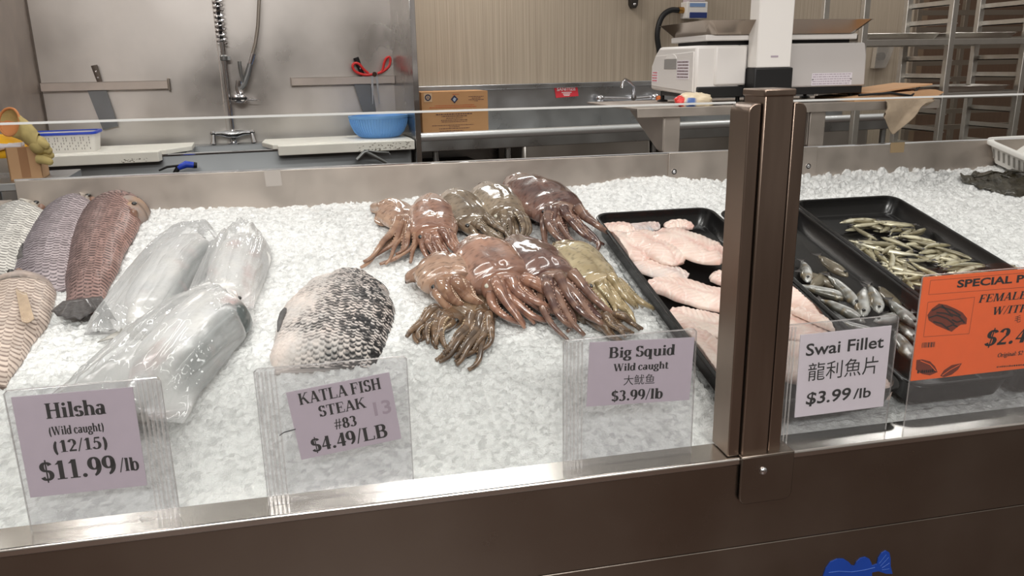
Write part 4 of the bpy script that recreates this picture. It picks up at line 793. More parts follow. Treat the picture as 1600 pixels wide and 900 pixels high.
# front row
squid('tan squid at the left of the front row, arms curled to the right', [(684, 402), (694, 424), (702, 444)], .062, (712, 496), .03, tan, .028, (.3, .8), 6, turn=2.3, spread=.15, curl=.6, arms=9, fat=1.15)
squid('large pinkish squid in the middle of the front row with looped arms', [(738, 378), (760, 408), (786, 444)], .072, (816, 516), .06, rosy, .030, (.2, .4), 7, curl=.9, arms=10, turn=1.7, spread=.4)
squid('large dark purple-brown squid right of the middle in the front row', [(796, 374), (826, 402), (860, 438)], .066, (896, 516), .048, dkp, .030, (.3, .6), 8, curl=1.6, turn=.5, spread=.4, arms=10)
squid('pale yellowish squid at the right end of the front row', [(870, 378), (900, 402), (932, 438)], .056, (976, 496), .036, pale, .030, (.3, .2), 9, curl=1.5, turn=.5, spread=.35, arms=9)
# ------------------------------------------------------------------ basket and weed at the right of the case
bk = sthing('plastic_basket', 'white slotted plastic basket at the back right of the ice, on dark weed', 'basket', 2.045, .90, .022)
def basket(root, w, l, h, t, mat, rim_mat, slots=True, flare=.02):
    rings = []
    for ins, z in ((flare, 0), (0, h), (t, h), (flare + t, t)):
        q = rrect(w - 2 * ins, l - 2 * ins, ins - w / 2, ins - l / 2, .03); rings.append(np.c_[q, np.full(len(q), z)])
    fixn(MB().grid(np.array(rings)).build('basket_body', mat, root, sharp=50))
    P = [np.c_[rrect(w + 2 * e, l + 2 * e, -e - w / 2, -e - l / 2, .034), np.full(28, z)] for e, z in ((0, h - .008), (.007, h - .008), (.008, h), (.006, h + .004), (-.006, h + .004), (-.006, h - .002))]
    fixn(MB().grid(np.array(P), caps=False).build('rim', rim_mat, root, sharp=50))
sl = MB(); basket(bk, .34, .40, .062, .004, 'white_plastic', 'white_plastic')
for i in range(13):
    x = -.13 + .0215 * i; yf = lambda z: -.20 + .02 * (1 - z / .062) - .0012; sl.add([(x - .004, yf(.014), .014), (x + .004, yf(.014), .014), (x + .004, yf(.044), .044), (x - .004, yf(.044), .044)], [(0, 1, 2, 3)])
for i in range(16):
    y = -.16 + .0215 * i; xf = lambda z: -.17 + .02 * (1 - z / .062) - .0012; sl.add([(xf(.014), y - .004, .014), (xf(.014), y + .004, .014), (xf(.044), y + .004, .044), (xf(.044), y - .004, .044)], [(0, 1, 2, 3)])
sl.build('slots', pm('slot_painted_shade', (150, 146, 140), .7), bk, smooth=False)  # flat quads, no holes: the shade inside the slots is painted grey
bk.rotation_euler = (AL * .9, R_(-1), R_(-4))
wd = sthing('seaweed', 'dark wet seaweed under the white basket at the back right', 'seaweed', 1.90, .90, .0); mb = MB(); rg_ = np.random.default_rng(5)
P, t, ph, al, lat = body([(-.19, .07), (-.08, .02), (.1, -.03), (.3, -.06)], [(0, .02), (.2, .08), (.6, .10), (1, .10)], [(0, .006), (.3, .018), (1, .022)], 60, 50, .004, 2, .5)
P[..., 2] += .030 * (fbm(al * 45, lat * 45, seed=3) - .45); P[..., :2] += (.05 * (fbm(al * 30, lat * 30, seed=13) - .5))[..., None]; mb.grid(P); mb.build('weed_mat', 'weed', wd, sharp=0)
for i in range(22):
    mb = MB(); x, y, a = rg_.uniform(-.2, .25), rg_.uniform(-.13, .1), rg_.uniform(-.6, .6); u = np.linspace(0, 1, 12); L = rg_.uniform(.05, .12); mb.tube(np.c_[x + L * u * math.cos(a), y + L * u * math.sin(a) + .012 * np.sin(u * 6 + i), .020 + .010 * np.sin(u * 3.1) + rg_.uniform(-.006, .008) + 0 * u], .004 * (1 - .7 * u), 6); mb.build('frond', 'weed', wd, sharp=0)

# ------------------------------------------------------------------ shelf, scale and pole behind the case
sh = thing('scale_shelf', 'narrow stainless shelf bracketed to the back of the case, under the white scale', 'shelf', (0, 2.05, 1.28))
O = [(.775, .0), (1.70, .0), (1.70, .42), (.775, .42)]
MB().bx(.775, 1.70, .0, .45, .0, .006).bx(.775, 1.70, -.002, .002, -.018, .006).build('shelf_plate', 'steel_dull', sh, bevel=.001)
for x0, x1 in ((.858, .905), (1.296, 1.345)): MB().bx(x0, x1, .0125, .05, -.115, .0).build('bracket_post', 'steel_dull', sh, bevel=.002)
for x in (.858, 1.293): MB().prism([(.013, -.018), (.013, -.11), (.05, -.11), (.30, -.002), (.30, -.0), (.013, 0)], x - .003, x, 'x').build('gusset', 'steel_dull', sh, smooth=False)
SZ = 1.286
sc = thing('weighing_scale', 'white and grey counter scale with wide steel tray on the shelf', 'scale', (1.16, 2.14, SZ))
def X(px, py, y=2.12): p = at_y(px, py, y); return p[0] - 1.16, p[2] - SZ
zb, zt = .022, .170
# printer side (left) with sloped corner, then the long grey back
MB().prism([(.30, zb + .014), (.30, zb + .085), (.27, zt - .03), (.235, zt - .008), (-.028, zt - .010), (-.028, zb + .002)], -.195, -.06, 'x').build('printer_housing', 'scale_body', sc, bevel=.008)
MB().bx(-.14, -.045, -.034, -.02, zb + .030, zt - .012).build('front_housing', 'scale_body', sc, bevel=.006)
MB().bx(-.190, -.05, -.032, .22, zb - .002, zb + .028).build('base_band', 'black_rubber', sc, bevel=.003)
MB().prism([(.068, zb + .020), (.334, zb + .020), (.330, zt - .040), (.322, zt - .008), (.068, zt - .008)], -.03, .26).build('back_housing', 'scale_grey', sc, bevel=.005)
MB().bx(.066, .328, -.026, .25, zb, zb + .022).build('base_band', 'black_rubber', sc, bevel=.002)
MB().bx(-.06, .07, -.02, .24, zb, zt - .010).build('core', 'scale_grey', sc)
MB().bx(-.055, .068, -.028, .24, zb - .002, zb + .03).build('base_band', 'black_rubber', sc)
MB().bx(-.165, .300, -.022, .22, zt + .002, zt + .018).build('tray_support', 'scale_body', sc, bevel=.003)
MB().bx(-.15, .29, .0, .2, zt - .012, zt + .004).build('gap_frame', 'black_rubber', sc)
rings = []
for ins, z in ((.032, .0), (.0, .034), (-.004, .036), (.003, .037), (.034, .004)):
    q = rrect(.51 - 2 * ins, .33 - 2 * ins, -.186 + ins, -.06 + ins, .022); rings.append(np.c_[q, np.full(len(q), zt + .018 + z)])
fixn(MB().grid(np.array(rings)).build('weighing_tray', pm('tray_steel', (176, 164, 152), .2, 1.0, .05, 6), sc, sharp=40))
XD = -.1972
dr = MB().prism([(.285, zb + .026), (.285, zb + .085), (.255, zt - .034), (-.018, zt - .026), (-.018, zb + .014)], XD - .001, XD + .004, 'x').build('label_door', 'scale_body', sc, bevel=.0008)
MB().bx(XD - .0022, XD - .001, .095, .185, .098, .126).build('door_slot', pm('grey_slot', (150, 148, 145), .5), dr, bevel=.001)
MB().prism([(.135 + .04 * math.cos(a), .127 + .014 * math.sin(a)) for a in np.linspace(0, math.pi, 12)], XD - .0022, XD - .001, 'x').build('door_catch', pm('pale_catch', (240, 238, 234), .4), dr, smooth=False)
def sticker(a0, a1, z0, z1, name, lines=4, col='ink_soft', side=True, y=-.0305):
    """a printed sticker on the left side (a = y) or on the front (a = x)"""
    w3 = (lambda a, z, d: (XD - .001 - d, a, z)) if side else (lambda a, z, d: (a, y - d, z)); l = MB(); rn = random.Random(int(abs(a0) * 1000) + lines)
    s = MB(); V = [w3(a, z, d) for d in (0, .0007) for a, z in ((a0, z0), (a1, z0), (a1, z1), (a0, z1))]; s.add(V, [(0, 1, 2, 3), (7, 6, 5, 4), (0, 4, 5, 1), (1, 5, 6, 2), (2, 6, 7, 3), (3, 7, 4, 0)]); s = s.build(name, 'paper_white', sc, smooth=False)
    for i in range(lines):
        z = z1 - (z1 - z0) * (i + .75) / (lines + .3); x = a0 + .003
        while x < a1 - .006: w = min(rn.uniform(.003, .012), a1 - .003 - x); l.add([w3(x, z, .0011), w3(x + w, z, .0011), w3(x + w, z + (z1 - z0) * .35 / lines, .0011), w3(x, z + (z1 - z0) * .35 / lines, .0011)], [(0, 1, 2, 3)]); x += w + .002
    l.build('fine_print', col, s, smooth=False)
sticker(.008, .090, .070, .122, 'label_sticker', 6, 'kraft_ink'); sticker(.235, .280, .058, .092, 'price_sticker', 4, 'red_sign')
sticker(.16, .288, .046, .080, 'rating_plate', 5, side=False)
for x in (.163, .285): MB().sph((x, -.0315, .063), .0022, 8).build('rivet', 'grey_metal', sc)
for x, y in ((-.17, .0), (-.05, .0), (.10, .02), (.31, .0), (-.17, .26), (.31, .24)): MB().lathe([(.006, .004), (.006, zb + .012)], 12, (x, y, 0)).lathe([(.016, 0), (.017, .003), (.012, .006)], 16, (x, y, 0)).build('foot', 'black_rubber', sc)
pl_ = thing('display_pole', 'white square pole with black foot standing in front of the scale', 'pole', (1.172, 2.085, SZ))
MB().bx(-.052, .052, -.022, .03, .098, .85).build('column', 'white_plastic', pl_, bevel=.003)
MB().bx(-.056, .060, -.024, .032, .0, .098).build('foot_cover', 'black_rubber', pl_, bevel=.004)
MB().bx(-.010, .012, -.0226, -.0222, .125, .130).build('small_mark', 'ink_soft', pl_, smooth=False)
# crumpled packet on the shelf
def lump(name, label, cat, loc, r, col, mat, seed, rot=(0, 0, 0), amp=.3):
    m = MB(); th = np.linspace(.02, np.pi - .02, 30); a = np.linspace(0, 2 * np.pi, 44, endpoint=False)
    D = np.stack([np.sin(th)[:, None] * np.cos(a), np.sin(th)[:, None] * np.sin(a), np.cos(th)[:, None] + 0 * a], -1)
    k = 1 + amp * (fbm(D[..., 0] * 2.5 + 5, D[..., 1] * 2.5 + 5, D[..., 2] * 2.5 + 5, seed=seed, o=4) * 2 - 1) + .12 * (1 - np.abs(2 * vnoise(D[..., 0] * 5, D[..., 1] * 5, D[..., 2] * 5, seed=seed) - 1)); P = D * k[..., None] * np.array(r); P[..., 2] = np.maximum(P[..., 2], -r[2] * .6) + r[2] * .6
    m.grid(P, col=col(D)); o = m.build(name, mat, None, sharp=0, loc=loc, rot=rot); return tag(o, label, cat)
def pk(D): c = np.broadcast_to(lin((222, 206, 176)), D.shape).copy(); c = np.where((D[..., 0:1] < -.72), lin((222, 60, 56)), c); c = np.where((np.abs(D[..., 0:1] + .40) < .2) & (D[..., 2:3] < .45), lin((86, 116, 176)), c); return c
M['packet'] = cm('packet_film', .3, .3)
lump('crumpled_packet', 'crumpled cream packet with red and blue ends on the shelf by the scale', 'packet', (.952, 2.082, 1.286), (.052, .030, .022), pk, 'packet', 3, (0, 0, .05))
# rag and cardboard on the right end of the shelf
cb = thing('cardboard_sheet', 'folded brown cardboard lying on the right end of the shelf', 'cardboard', (1.56, 2.10, 1.286))
MB().prism([(-.13, 0), (.12, .0), (.16, .02), (.13, .028), (-.02, .02), (-.13, .010)], -.04, .16, 'y').build('lower_sheet', 'kraft_pale', cb, smooth=False)
MB().box((.03, .06, .032), (.20, .17, .004), ('Y', R_(-6))).build('upper_flap', 'kraft_pale', cb, smooth=False)
MB().tube([(-.12, -.042, .018), (-.02, -.045, .022), (.05, -.043, .012), (.09, -.02, .036)], .0035, 8).build('dark_strap', 'black_rubber', cb)
rag = thing('cleaning_rag', 'grey rag hanging off the right end of the shelf', 'rag', (1.555, 2.045, 1.286))
u, v = np.meshgrid(np.linspace(0, 1, 30), np.linspace(0, 1, 30), indexing='ij'); G = np.stack([-.045 + .15 * u + .01 * np.sin(v * 5), -.009 - .010 * np.sin(u * 9 + v * 2) * v - .008 * v, .004 - v * (.015 + .085 * np.clip(1 - np.abs(u - .33) * 1.9, .05, 1))], -1); bk_ = G.copy(); bk_[..., 1] += .003
MB().grid(np.concatenate([G, bk_[:, ::-1]], 1)).build('cloth', 'cloth', rag, sharp=0)

# ------------------------------------------------------------------ back counter: steel alcove with the wash sink
al_ = bthing('steel_backsplash', 'tall brushed steel splash wall behind the wash sink', 'splash wall', 0, WV, 0)
MB().bx(-1.05, .86, -.012, 0, .0, 2.6).build('splash_sheet', 'steel_wall', al_, smooth=False)
MB().bx(.856, .878, -.62, 0, .0, 2.6).build('side_return', 'steel_wall', al_, bevel=.002)
MB().bx(-1.054, -1.044, -.016, -.011, .0, 2.6).build('corner_joint', pm('joint_seal_and_shadow', (92, 82, 74), .6), al_, smooth=False)  # dark corner strip: seal, with the joint's shadow put into its colour
MB().bx(.852, .882, -.627, -.62, .0, 2.6).build('return_edge', 'chrome', al_, bevel=.002)
MB().bx(-.135, -.131, -.0135, -.0118, .0, 2.6).build('sheet_joint', 'steel_dull', al_, smooth=False)
ws = bthing('wash_sink', 'stainless wash sink under the two white cutting boards', 'sink', -.1, 4.42, 0)
rings = []
for x0, x1, y0, y1, z in ((-.94, .945, .01, .53, .0), (-.94, .945, 0, .53, .03), (-.94, .945, 0, .53, .995), (-.935, .94, .004, .528, 1.0), (-.90, .90, .035, .41, 1.0), (-.895, .895, .04, .405, .992), (-.88, .88, .05, .395, .70)):
    q = rrect(x1 - x0, y1 - y0, x0, y0, .012, 4); rings.append(np.c_[q, np.full(len(q), z)])
fixn(MB().grid(np.array(rings)).build('sink_body', 'apron_steel', ws, sharp=40))
for px, tx in ((-.22, 0), (.24, 0)): MB().bx(px - .012, px + .012, .035, .41, .97, .998).build('divider', 'steel_sink', ws, bevel=.002)
MB().tube([(-.94, -.001, .996), (.945, -.001, .996)], .006, 8).build('front_roll', 'chrome', ws)
def boardo(label, O, lip, z0):
    r = bthing('cutting_board', label, 'cutting board', O[0][0], O[0][1], z0); q = lambda L: [(p[0] - O[0][0], p[1] - O[0][1]) for p in L]
    MB().prism(q(O), 0, .024, 'z').build('board_slab', 'board', r, bevel=.003, smooth=False); MB().prism(q(lip), -.028, .0225, 'z').build('front_lip', 'board', r, bevel=.004, smooth=False); return r
b1 = boardo('long white cutting board at the left of the wash sink', [(-1.03, 4.405), (-.42, 4.405), (-.305, 4.56), (-.305, 4.80), (-1.03, 4.80)], [(-1.03, 4.335), (-.45, 4.335), (-.44, 4.404), (-1.03, 4.404)], 1.001)
b2 = boardo('stained white cutting board at the right of the wash sink, under the blue bowl', [(.10, 4.405), (.845, 4.405), (.845, 4.80), (.07, 4.80), (.05, 4.60)], [(.125, 4.335), (.843, 4.335), (.843, 4.404), (.125, 4.404)], 1.001)
st = MB(); rn = random.Random(3)
for i in range(70):
    x, z = .42 + .30 * rn.random() ** .7, -.024 + .040 * rn.random() ** 1.5; w = rn.uniform(.001, .007); st.add([(x - w, -.0706, z), (x, -.0706, z - w * .4), (x + w, -.0706, z), (x, -.0706, z + w * .45)], [(0, 1, 2, 3)])
st.build('stain_specks', 'stain', b2, smooth=False)
st = MB()
for i in range(30):
    x, z = .40 + .14 * rn.random(), -.024 + .018 * rn.random(); w = rn.uniform(.001, .006); st.add([(x - w, -.0706, z), (x, -.0706, z - w * .4), (x + w, -.0706, z), (x, -.0706, z + w * .45)], [(0, 1, 2, 3)])
st.build('stain_specks', 'stain', b1, smooth=False)
# wall rails
def rail(label, u0, u1, z, cap):
    r = bthing('knife_rail', label, 'knife rail', (u0 + u1) / 2, WV - .013, z, 'steel knife rails on the splash wall'); w = (u1 - u0) / 2
    MB().bx(-w, w, -.05, -.046, -.022, .022).bx(-w, w, -.05, -.030, .018, .022).build('rail_bar', 'steel_dull', r, bevel=.001)
    for x in (-w + .03, w - .03): MB().bx(x - .01, x + .01, -.047, 0, -.015, .015).build('standoff', 'steel_dull', r)
    if cap: MB().bx(w - .004, w + .008, -.055, -.0, -.032, .034).build('end_cap', 'steel_case', r, bevel=.003)
    else: MB().bx(-w - .004, -w, -.052, -.0, -.024, .024).build('end_cap', 'steel_dull', r, bevel=.001)
rail('left knife rail on the steel splash wall, holding the cleaver', -1.04, -.41, 1.337, True)
rail('right knife rail on the steel splash wall, holding red handled scissors', .252, .853, 1.337, False)
def wl(px, py, v): return bp(px, py, v)
def cleaver(name, label, hpx, bpx, mat, hmat, v, cat='cleaver', bladecol='apron_steel'):
    O = [wl(*p, v) for p in bpx]; H = [wl(*p, v) for p in hpx]; c = O[0]; r = bthing(name, label, cat, c[0], v, c[2])
    MB().prism([(p[0] - c[0], p[2] - c[2]) for p in O], -.0012, .0012).build('blade', bladecol, r, smooth=False)
    h = MB(); h.tube([(H[0][0] - c[0], 0, H[0][2] - c[2]), ((H[0][0] + H[1][0]) / 2 - c[0], 0, (H[0][2] + H[1][2]) / 2 - c[2]), (H[1][0] - c[0], 0, H[1][2] - c[2])], [.017, .015, .013], 10); h.build('handle', hmat, r, bevel=.001)
    for f in (.3, .6): MB().sph((H[0][0] * (1 - f) + H[1][0] * f - c[0], -.015, H[0][2] * (1 - f) + H[1][2] * f - c[2]), (.005, .003, .005), 10).build('rivet', 'chrome', r)
    return r
cleaver('cleaver', 'steel cleaver tucked behind the left knife rail, handle up', [(147, 102), (158, 134)], [(136, 140), (166, 140), (185, 197), (161, 203)], None, pm('dark_handle', (92, 82, 74), .5), 4.925)
cleaver('butcher_knife', 'broad knife with black handle behind the right knife rail', [(556, 90), (567, 118)], [(552, 128), (577, 128), (584, 150), (588, 176), (568, 178)], None, 'black_rubber', 4.925, 'knife')
sc2 = wl(585, 116, 4.905); scs = bthing('scissors', 'red handled scissors hanging behind the right knife rail', 'scissors', sc2[0], 4.905, sc2[2])
for pts in ([(583, 116), (570, 117), (556, 112), (551, 104), (554, 99), (561, 100), (568, 108), (576, 115)], [(590, 115), (597, 111), (600, 100), (603, 92), (608, 89), (610, 94), (608, 103), (602, 109), (594, 114)]):
    P = np.array([wl(*p, 4.905) - sc2 for p in pts]); P = smooth_path(np.c_[P[:, 0], P[:, 2]], 40); MB().tube(np.c_[P[:, 0], 0 * P[:, 0], P[:, 1]], .0075, 10).build('handle_loop', 'red', scs)
MB().cyl((0, -.008, 0), (0, .008, 0), .014, 14).build('pivot', pm('rusty_pivot', (74, 54, 46), .4, .8), scs)
for d in (-.014, .012): MB().prism([(d - .008, -.01), (d + .008, -.01), (d * 1.6 + .003, -.17), (d * 1.6 - .002, -.175)], -.003 + d * .1, -.001 + d * .1).build('blade', 'steel_sink', scs, smooth=False)
# pre-rinse tap
fz = 1.0; fc = bthing('spray_tap', 'tall chrome pre-rinse spray tap with spring neck behind the wash sink', 'tap', -.1, 4.865, fz)
MB().lathe([(.028, 0), (.03, .006), (.02, .012), (.017, .03), (.024, .05), (.024, .062), (.012, .085), (.010, .10)], 24).build('tap_body', 'chrome', fc)
MB().tube([(-.10, 0, .062), (-.06, 0, .062), (-.02, 0, .056), (.02, 0, .056), (.06, 0, .062), (.10, 0, .062)], [.012, .016, .026, .026, .016, .012], 14).build('cross_body', 'chrome', fc)
for sx in (-1, 1):
    MB().lathe([(.014, -.006), (.017, .004), (.012, .014)], 16, (sx * .105, 0, .062)).build('handle_hub', 'chrome', fc)
    MB().tube([(sx * .105, -.004, .060), (sx * .108, -.012, .02), (sx * .112, -.016, .004)], [.010, .014, .017], 12).build('lever_handle', 'chrome', fc)
MB().cyl((0, 0, .08), (-.004, 0, .56), .0125, 16).build('riser_pipe', 'chrome', fc)
MB().lathe([(.013, -.012), (.02, -.008), (.021, .012), (.014, .02)], 18, (-.003, 0, .47)).build('riser_collar', 'grey_metal', fc)
MB().bx(-.004, .03, -.008, .02, .462, .482).build('wall_clip', 'grey_metal', fc)
MB().cyl((0, 0, .245), (.15, -.06, .245), .003, 8).build('hook_wire', 'chrome', fc)
hs = np.linspace(0, 1, 40); MB().tube(np.c_[-.004 + .21 * (.5 - .5 * np.cos(np.pi * hs)) * np.clip((hs - .45) / .2, 0, 1) ** .5 * 0 - .004 * hs, 0 * hs, .55 + .75 * hs], .009, 10).build('inner_hose', 'black_rubber', fc)
a = np.linspace(0, 2 * np.pi * 30, 30 * 12); f_ = a / a[-1]; MB().tube(np.c_[-.004 + .023 * np.cos(a), .023 * np.sin(a), .55 + .75 * f_], .0055, 6).build('spring_neck', 'chrome', fc)
arc = np.linspace(0, math.pi, 16); top = np.c_[.108 - .112 * np.cos(arc), -.03 * np.sin(arc), 1.30 + .10 * np.sin(arc)]
dn = np.array([wl(405, 0, 4.83), wl(403, 40, 4.83), wl(399, 68, 4.83), wl(393, 90, 4.83)]); dn = np.c_[dn[:, 0] + .1, dn[:, 1] - 4.865, dn[:, 2] - fz]
MB().tube(np.vstack([top, dn[:]]), .0095, 10).build('return_hose', pm('grey_hose', (150, 142, 132), .4, .5), fc)
def W_(px, py, v=4.83): p = wl(px, py, v); return (p[0] + .1, v - 4.865, p[2] - fz)
MB().tube([W_(396, 84), W_(391, 102)], [.014, .012], 12).build('hose_ferrule', 'chrome', fc)
MB().tube([W_(391, 100), W_(387, 115), W_(381, 132), W_(374, 140)], [.014, .016, .017, .014], 12).build('spray_grip', 'grey_metal', fc)
MB().tube([W_(374, 96, 4.81), W_(376, 112, 4.81), W_(380, 128, 4.82)], [.010, .010, .008], 10).build('trigger_lever', 'grey_metal', fc)
MB().tube([W_(374, 126), W_(372, 138), W_(376, 146)], [.018, .016, .02], 12).build('spray_valve', 'chrome', fc)
q = W_(374, 154, 4.82); MB().sph(q, (.040, .036, .028), 20).build('spray_head', 'chrome', fc); MB().lathe([(.042, 0), (.044, .008), (.040, .014)], 24, (q[0], q[1], q[2] - .006)).build('spray_ring', 'black_rubber', fc)
# bowl, basket, glove box, small tools
bw = bthing('plastic_bowl', 'blue plastic colander bowl on the right cutting board', 'bowl', .695, 4.60, 1.0255)
MB().lathe([(.001, .003), (.10, .0), (.112, .004), (.135, .03), (.155, .07), (.163, .105), (.170, .110), (.170, .122), (.158, .122), (.153, .100), (.13, .04), (.105, .012), (.001, .010)], 64, sx=1, sy=.85).build('bowl_body', 'blue_plastic', bw, sharp=40)
rb = MB()
for i in range(60): a = 2 * math.pi * i / 60; rb.tube([(.118 * math.cos(a), .118 * .85 * math.sin(a), .010), (.139 * math.cos(a), .139 * .85 * math.sin(a), .032), (.158 * math.cos(a), .158 * .85 * math.sin(a), .072), (.165 * math.cos(a), .165 * .85 * math.sin(a), .104)], .0022, 5)
rb.build('bowl_ribs', 'blue_plastic', bw)
wb = bthing('plastic_basket', 'white slotted basket with deep blue rim on the left cutting board', 'basket', -.895, 4.58, 1.025); basket(wb, .30, .22, .095, .004, 'white_plastic', 'deep_blue', flare=.012)
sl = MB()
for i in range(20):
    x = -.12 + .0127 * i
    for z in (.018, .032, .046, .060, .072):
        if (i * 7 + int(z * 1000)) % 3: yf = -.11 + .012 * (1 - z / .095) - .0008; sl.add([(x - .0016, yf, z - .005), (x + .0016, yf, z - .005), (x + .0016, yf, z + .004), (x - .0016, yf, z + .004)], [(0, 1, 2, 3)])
sl.build('slots', pm('slot_shade_grey', (140, 136, 132), .7), wb, smooth=False)  # slots are not cut; their inner shade is this grey paint
tb = bthing('side_table', 'low steel side table under the glove box, hidden by the case', 'table', -.95, 3.52, 0)
MB().bx(-.09, .25, -.14, .25, .985, 1.015).build('table_top', 'steel_sink', tb, bevel=.003)
for x in (-.07, .23):
    for y in (-.12, .23): MB().cyl((x, y, 0), (x, y, .99), .018, 12).build('leg', 'steel_sink', tb)
gb = bthing('cardboard_box', 'small open cardboard box holding work gloves at the far left', 'box', -.822, 3.45, 1.015, rz=R_(4))
gx0, gx1, gy0, gy1, gh = -.062, .048, 0, .16, .125
MB().bx(gx0, gx1, gy0, gy0 + .004, 0, gh).bx(gx0, gx1, gy1 - .004, gy1, 0, gh).bx(gx0, gx0 + .004, gy0, gy1, 0, gh).bx(gx1 - .004, gx1, gy0, gy1, 0, gh).bx(gx0, gx1, gy0, gy1, 0, .004).build('carton', 'kraft_pale', gb, smooth=False)
MB().bx(-.022, .008, -.0012, -.0002, .01, gh - .002).build('packing_tape', 'tape', gb, smooth=False)
MB().box((gx0 - .035, .08, gh - .012), (.08, .16, .004), ('Y', R_(-14))).build('box_flap', 'kraft_pale', gb, smooth=False)
def glove():
    r = bthing('work_glove', 'tan rubber work glove draped over the small cardboard box', 'glove', -.812, 3.47, 1.135)
    th = np.array([(-.045, -.01, .098), (-.025, -.015, .086), (.0, -.02, .068), (.03, -.03, .040), (.046, -.034, .018)])
    rings = []; a = np.linspace(0, 2 * np.pi, 28, endpoint=False)
    for i, ((x, y, z), ra, rb_) in enumerate(zip(smooth_path(th, 18), np.linspace(.066, .056, 18), np.linspace(.050, .036, 18))):
        w = max(0, 1 - i / 9); rings.append(np.c_[x + .3 * rb_ * np.sin(a) * .6 - ra * .62 * w * np.cos(a), y + ra * .7 * (1 - .4 * w) * np.cos(a), z + rb_ * np.sin(a)])
    P = np.array(rings); P += .004 * (fbm(P[..., 0] * 40, P[..., 1] * 40, P[..., 2] * 40, seed=3)[..., None] - .5)
    MB().grid(P, caps=False).build('palm_and_cuff', 'glove', r, sharp=0)
    Q = P[0]; c = Q.mean(0); MB().tube(np.vstack([Q, Q[:1], Q[1:2]]), .0045, 8).build('cuff_rim', 'cuff', r)
    inn = np.array([c + (Q - c) * k + np.array([.04 * (1 - k), .03 * (1 - k), 0]) for k in (1, .93, .5, .05)]); MB().grid(inn, caps=False).build('cuff_lining', 'cuff', r, sharp=0)
    MB().sph((.044, -.030, .010), (.032, .044, .036), 20).build('knuckles', 'glove', r)
    for i, (y, z, L) in enumerate(((-.056, .022, .030), (-.040, .002, .036), (-.022, -.018, .034), (-.046, -.040, .030))):
        MB().tube([(.035, y * .8, z), (.058, y, z - .004), (.058 + L * .5, y, z - .012)], [.018, .017, .014], 12).sph((.058 + L * .5, y, z - .012), .0145, 10).build('finger', 'glove', r)
glove()
yc = bthing('yellow_cloth', 'bright yellow glove bunched in the small cardboard box', 'glove', -.90, 3.52, 1.10)
u, v = np.meshgrid(np.linspace(0, 1, 30), np.linspace(0, 1, 30), indexing='ij'); P = np.stack([-.10 + .19 * u, -.06 + .12 * v, .02 + .060 * np.sin(np.pi * v) * np.sin(np.pi * np.clip(u * 1.1, 0, 1)) ** .6 + .014 * fbm(u * 7, v * 7, seed=4)], -1); bt = P.copy(); bt[..., 2] = .0
MB().grid(np.concatenate([P, bt[:, ::-1]], 1)).build('folded_cloth', 'yellow', yc, sharp=0)
wp = bthing('paper_wad', 'white folded paper on the rim of the small cardboard box', 'paper', -.87, 3.455, 1.135); u, v = np.meshgrid(np.linspace(0, 1, 20), np.linspace(0, 1, 20), indexing='ij'); P = np.stack([-.05 + .09 * u, .0 + .05 * v, .012 + .010 * fbm(u * 6, v * 6, seed=6)], -1); bt = P.copy(); bt[..., 2] = 0
MB().grid(np.concatenate([P, bt[:, ::-1]], 1)).build('paper_sheet', 'paper_white', wp, sharp=0)
sg = bthing('spray_nozzle', 'blue and black trigger spray nozzle on the front rim of the wash sink', 'spray nozzle', *wl(285, 262, 4.33))
MB().tube([(-.02, 0, .0), (.02, 0, .016), (.055, 0, .010)], [.013, .018, .015], 14).build('nozzle_head', 'deep_blue', sg); MB().tube([(.055, 0, .010), (.07, 0, .008)], [.016, .014], 14).build('nozzle_ring', 'black_rubber', sg)
MB().tube([(-.02, 0, .0), (-.04, 0, -.03), (-.05, 0, -.05)], [.012, .012, .010], 12).build('grip', 'black_rubber', sg); MB().tube([(-.015, -.004, .012), (-.07, -.004, .008), (-.11, -.004, -.008)], [.006, .006, .004], 10).build('trigger', 'black_rubber', sg)
pb = wl(575, 240, 4.325); pt = bthing('tongs', 'grey metal bent tongs hooked on the sink front under the right board', 'tongs', *pb)
MB().tube([(-.06, 0, -.03), (-.02, 0, .008), (0, 0, .012)], .011, 12).build('short_arm', 'grey_metal', pt); MB().tube([(-.01, 0, .010), (.05, 0, -.025), (.10, 0, -.055)], [.011, .011, .009], 12).build('long_arm', 'grey_metal', pt); MB().tube([(-.02, -.004, .02), (.05, -.004, .006), (.11, -.004, .0), (.118, -.004, -.012)], [.004, .005, .005, .003], 10).build('latch', 'grey_metal', pt)

# ------------------------------------------------------------------ right-hand sink against the beige wall
s2 = bthing('prep_sink', 'long stainless prep sink with drainboard under the beige wall', 'sink', .885, 4.39, 0)
SE = 3.28
MB().bx(0, SE, .04, .56, .985, 1.0).build('drainboard', 'steel_sink', s2, bevel=.002)
MB().bx(0, SE, .556, .575, .70, 1.275).bx(0, SE, .535, .575, 1.262, 1.292).build('back_splash', 'steel_sink', s2, bevel=.003)
MB().bx(-.004, .006, .0, .57, .96, 1.30).build('end_splash', 'steel_dull', s2, bevel=.002)
MB().tube([(-.004, .015, 1.030), (SE, .015, 1.030)], .024, 18).build('front_roll', pm('roll_steel', (236, 238, 240), .32, .75), s2)
MB().bx(0, SE, .008, .02, .95, 1.02).bx(.015, SE, .012, .045, .99, 1.015).build('front_lip', 'steel_sink', s2, bevel=.003)
MB().bx(.42, SE - .02, .10, .50, .992, .9925 + .012).build('raised_bead', 'steel_sink', s2, bevel=.005)
for x0, x1 in ((.60, 1.43), (1.52, 2.25), (2.34, 3.05)): MB().bx(x0, x1, .012, .5, .66, .985).build('bowl', 'steel_wall', s2, bevel=.02)
for x in (.10, .53, 1.475, 2.295, 3.22): MB().cyl((x, .07, 0), (x, .07, .985), .020, 14).build('leg', 'steel_sink', s2)
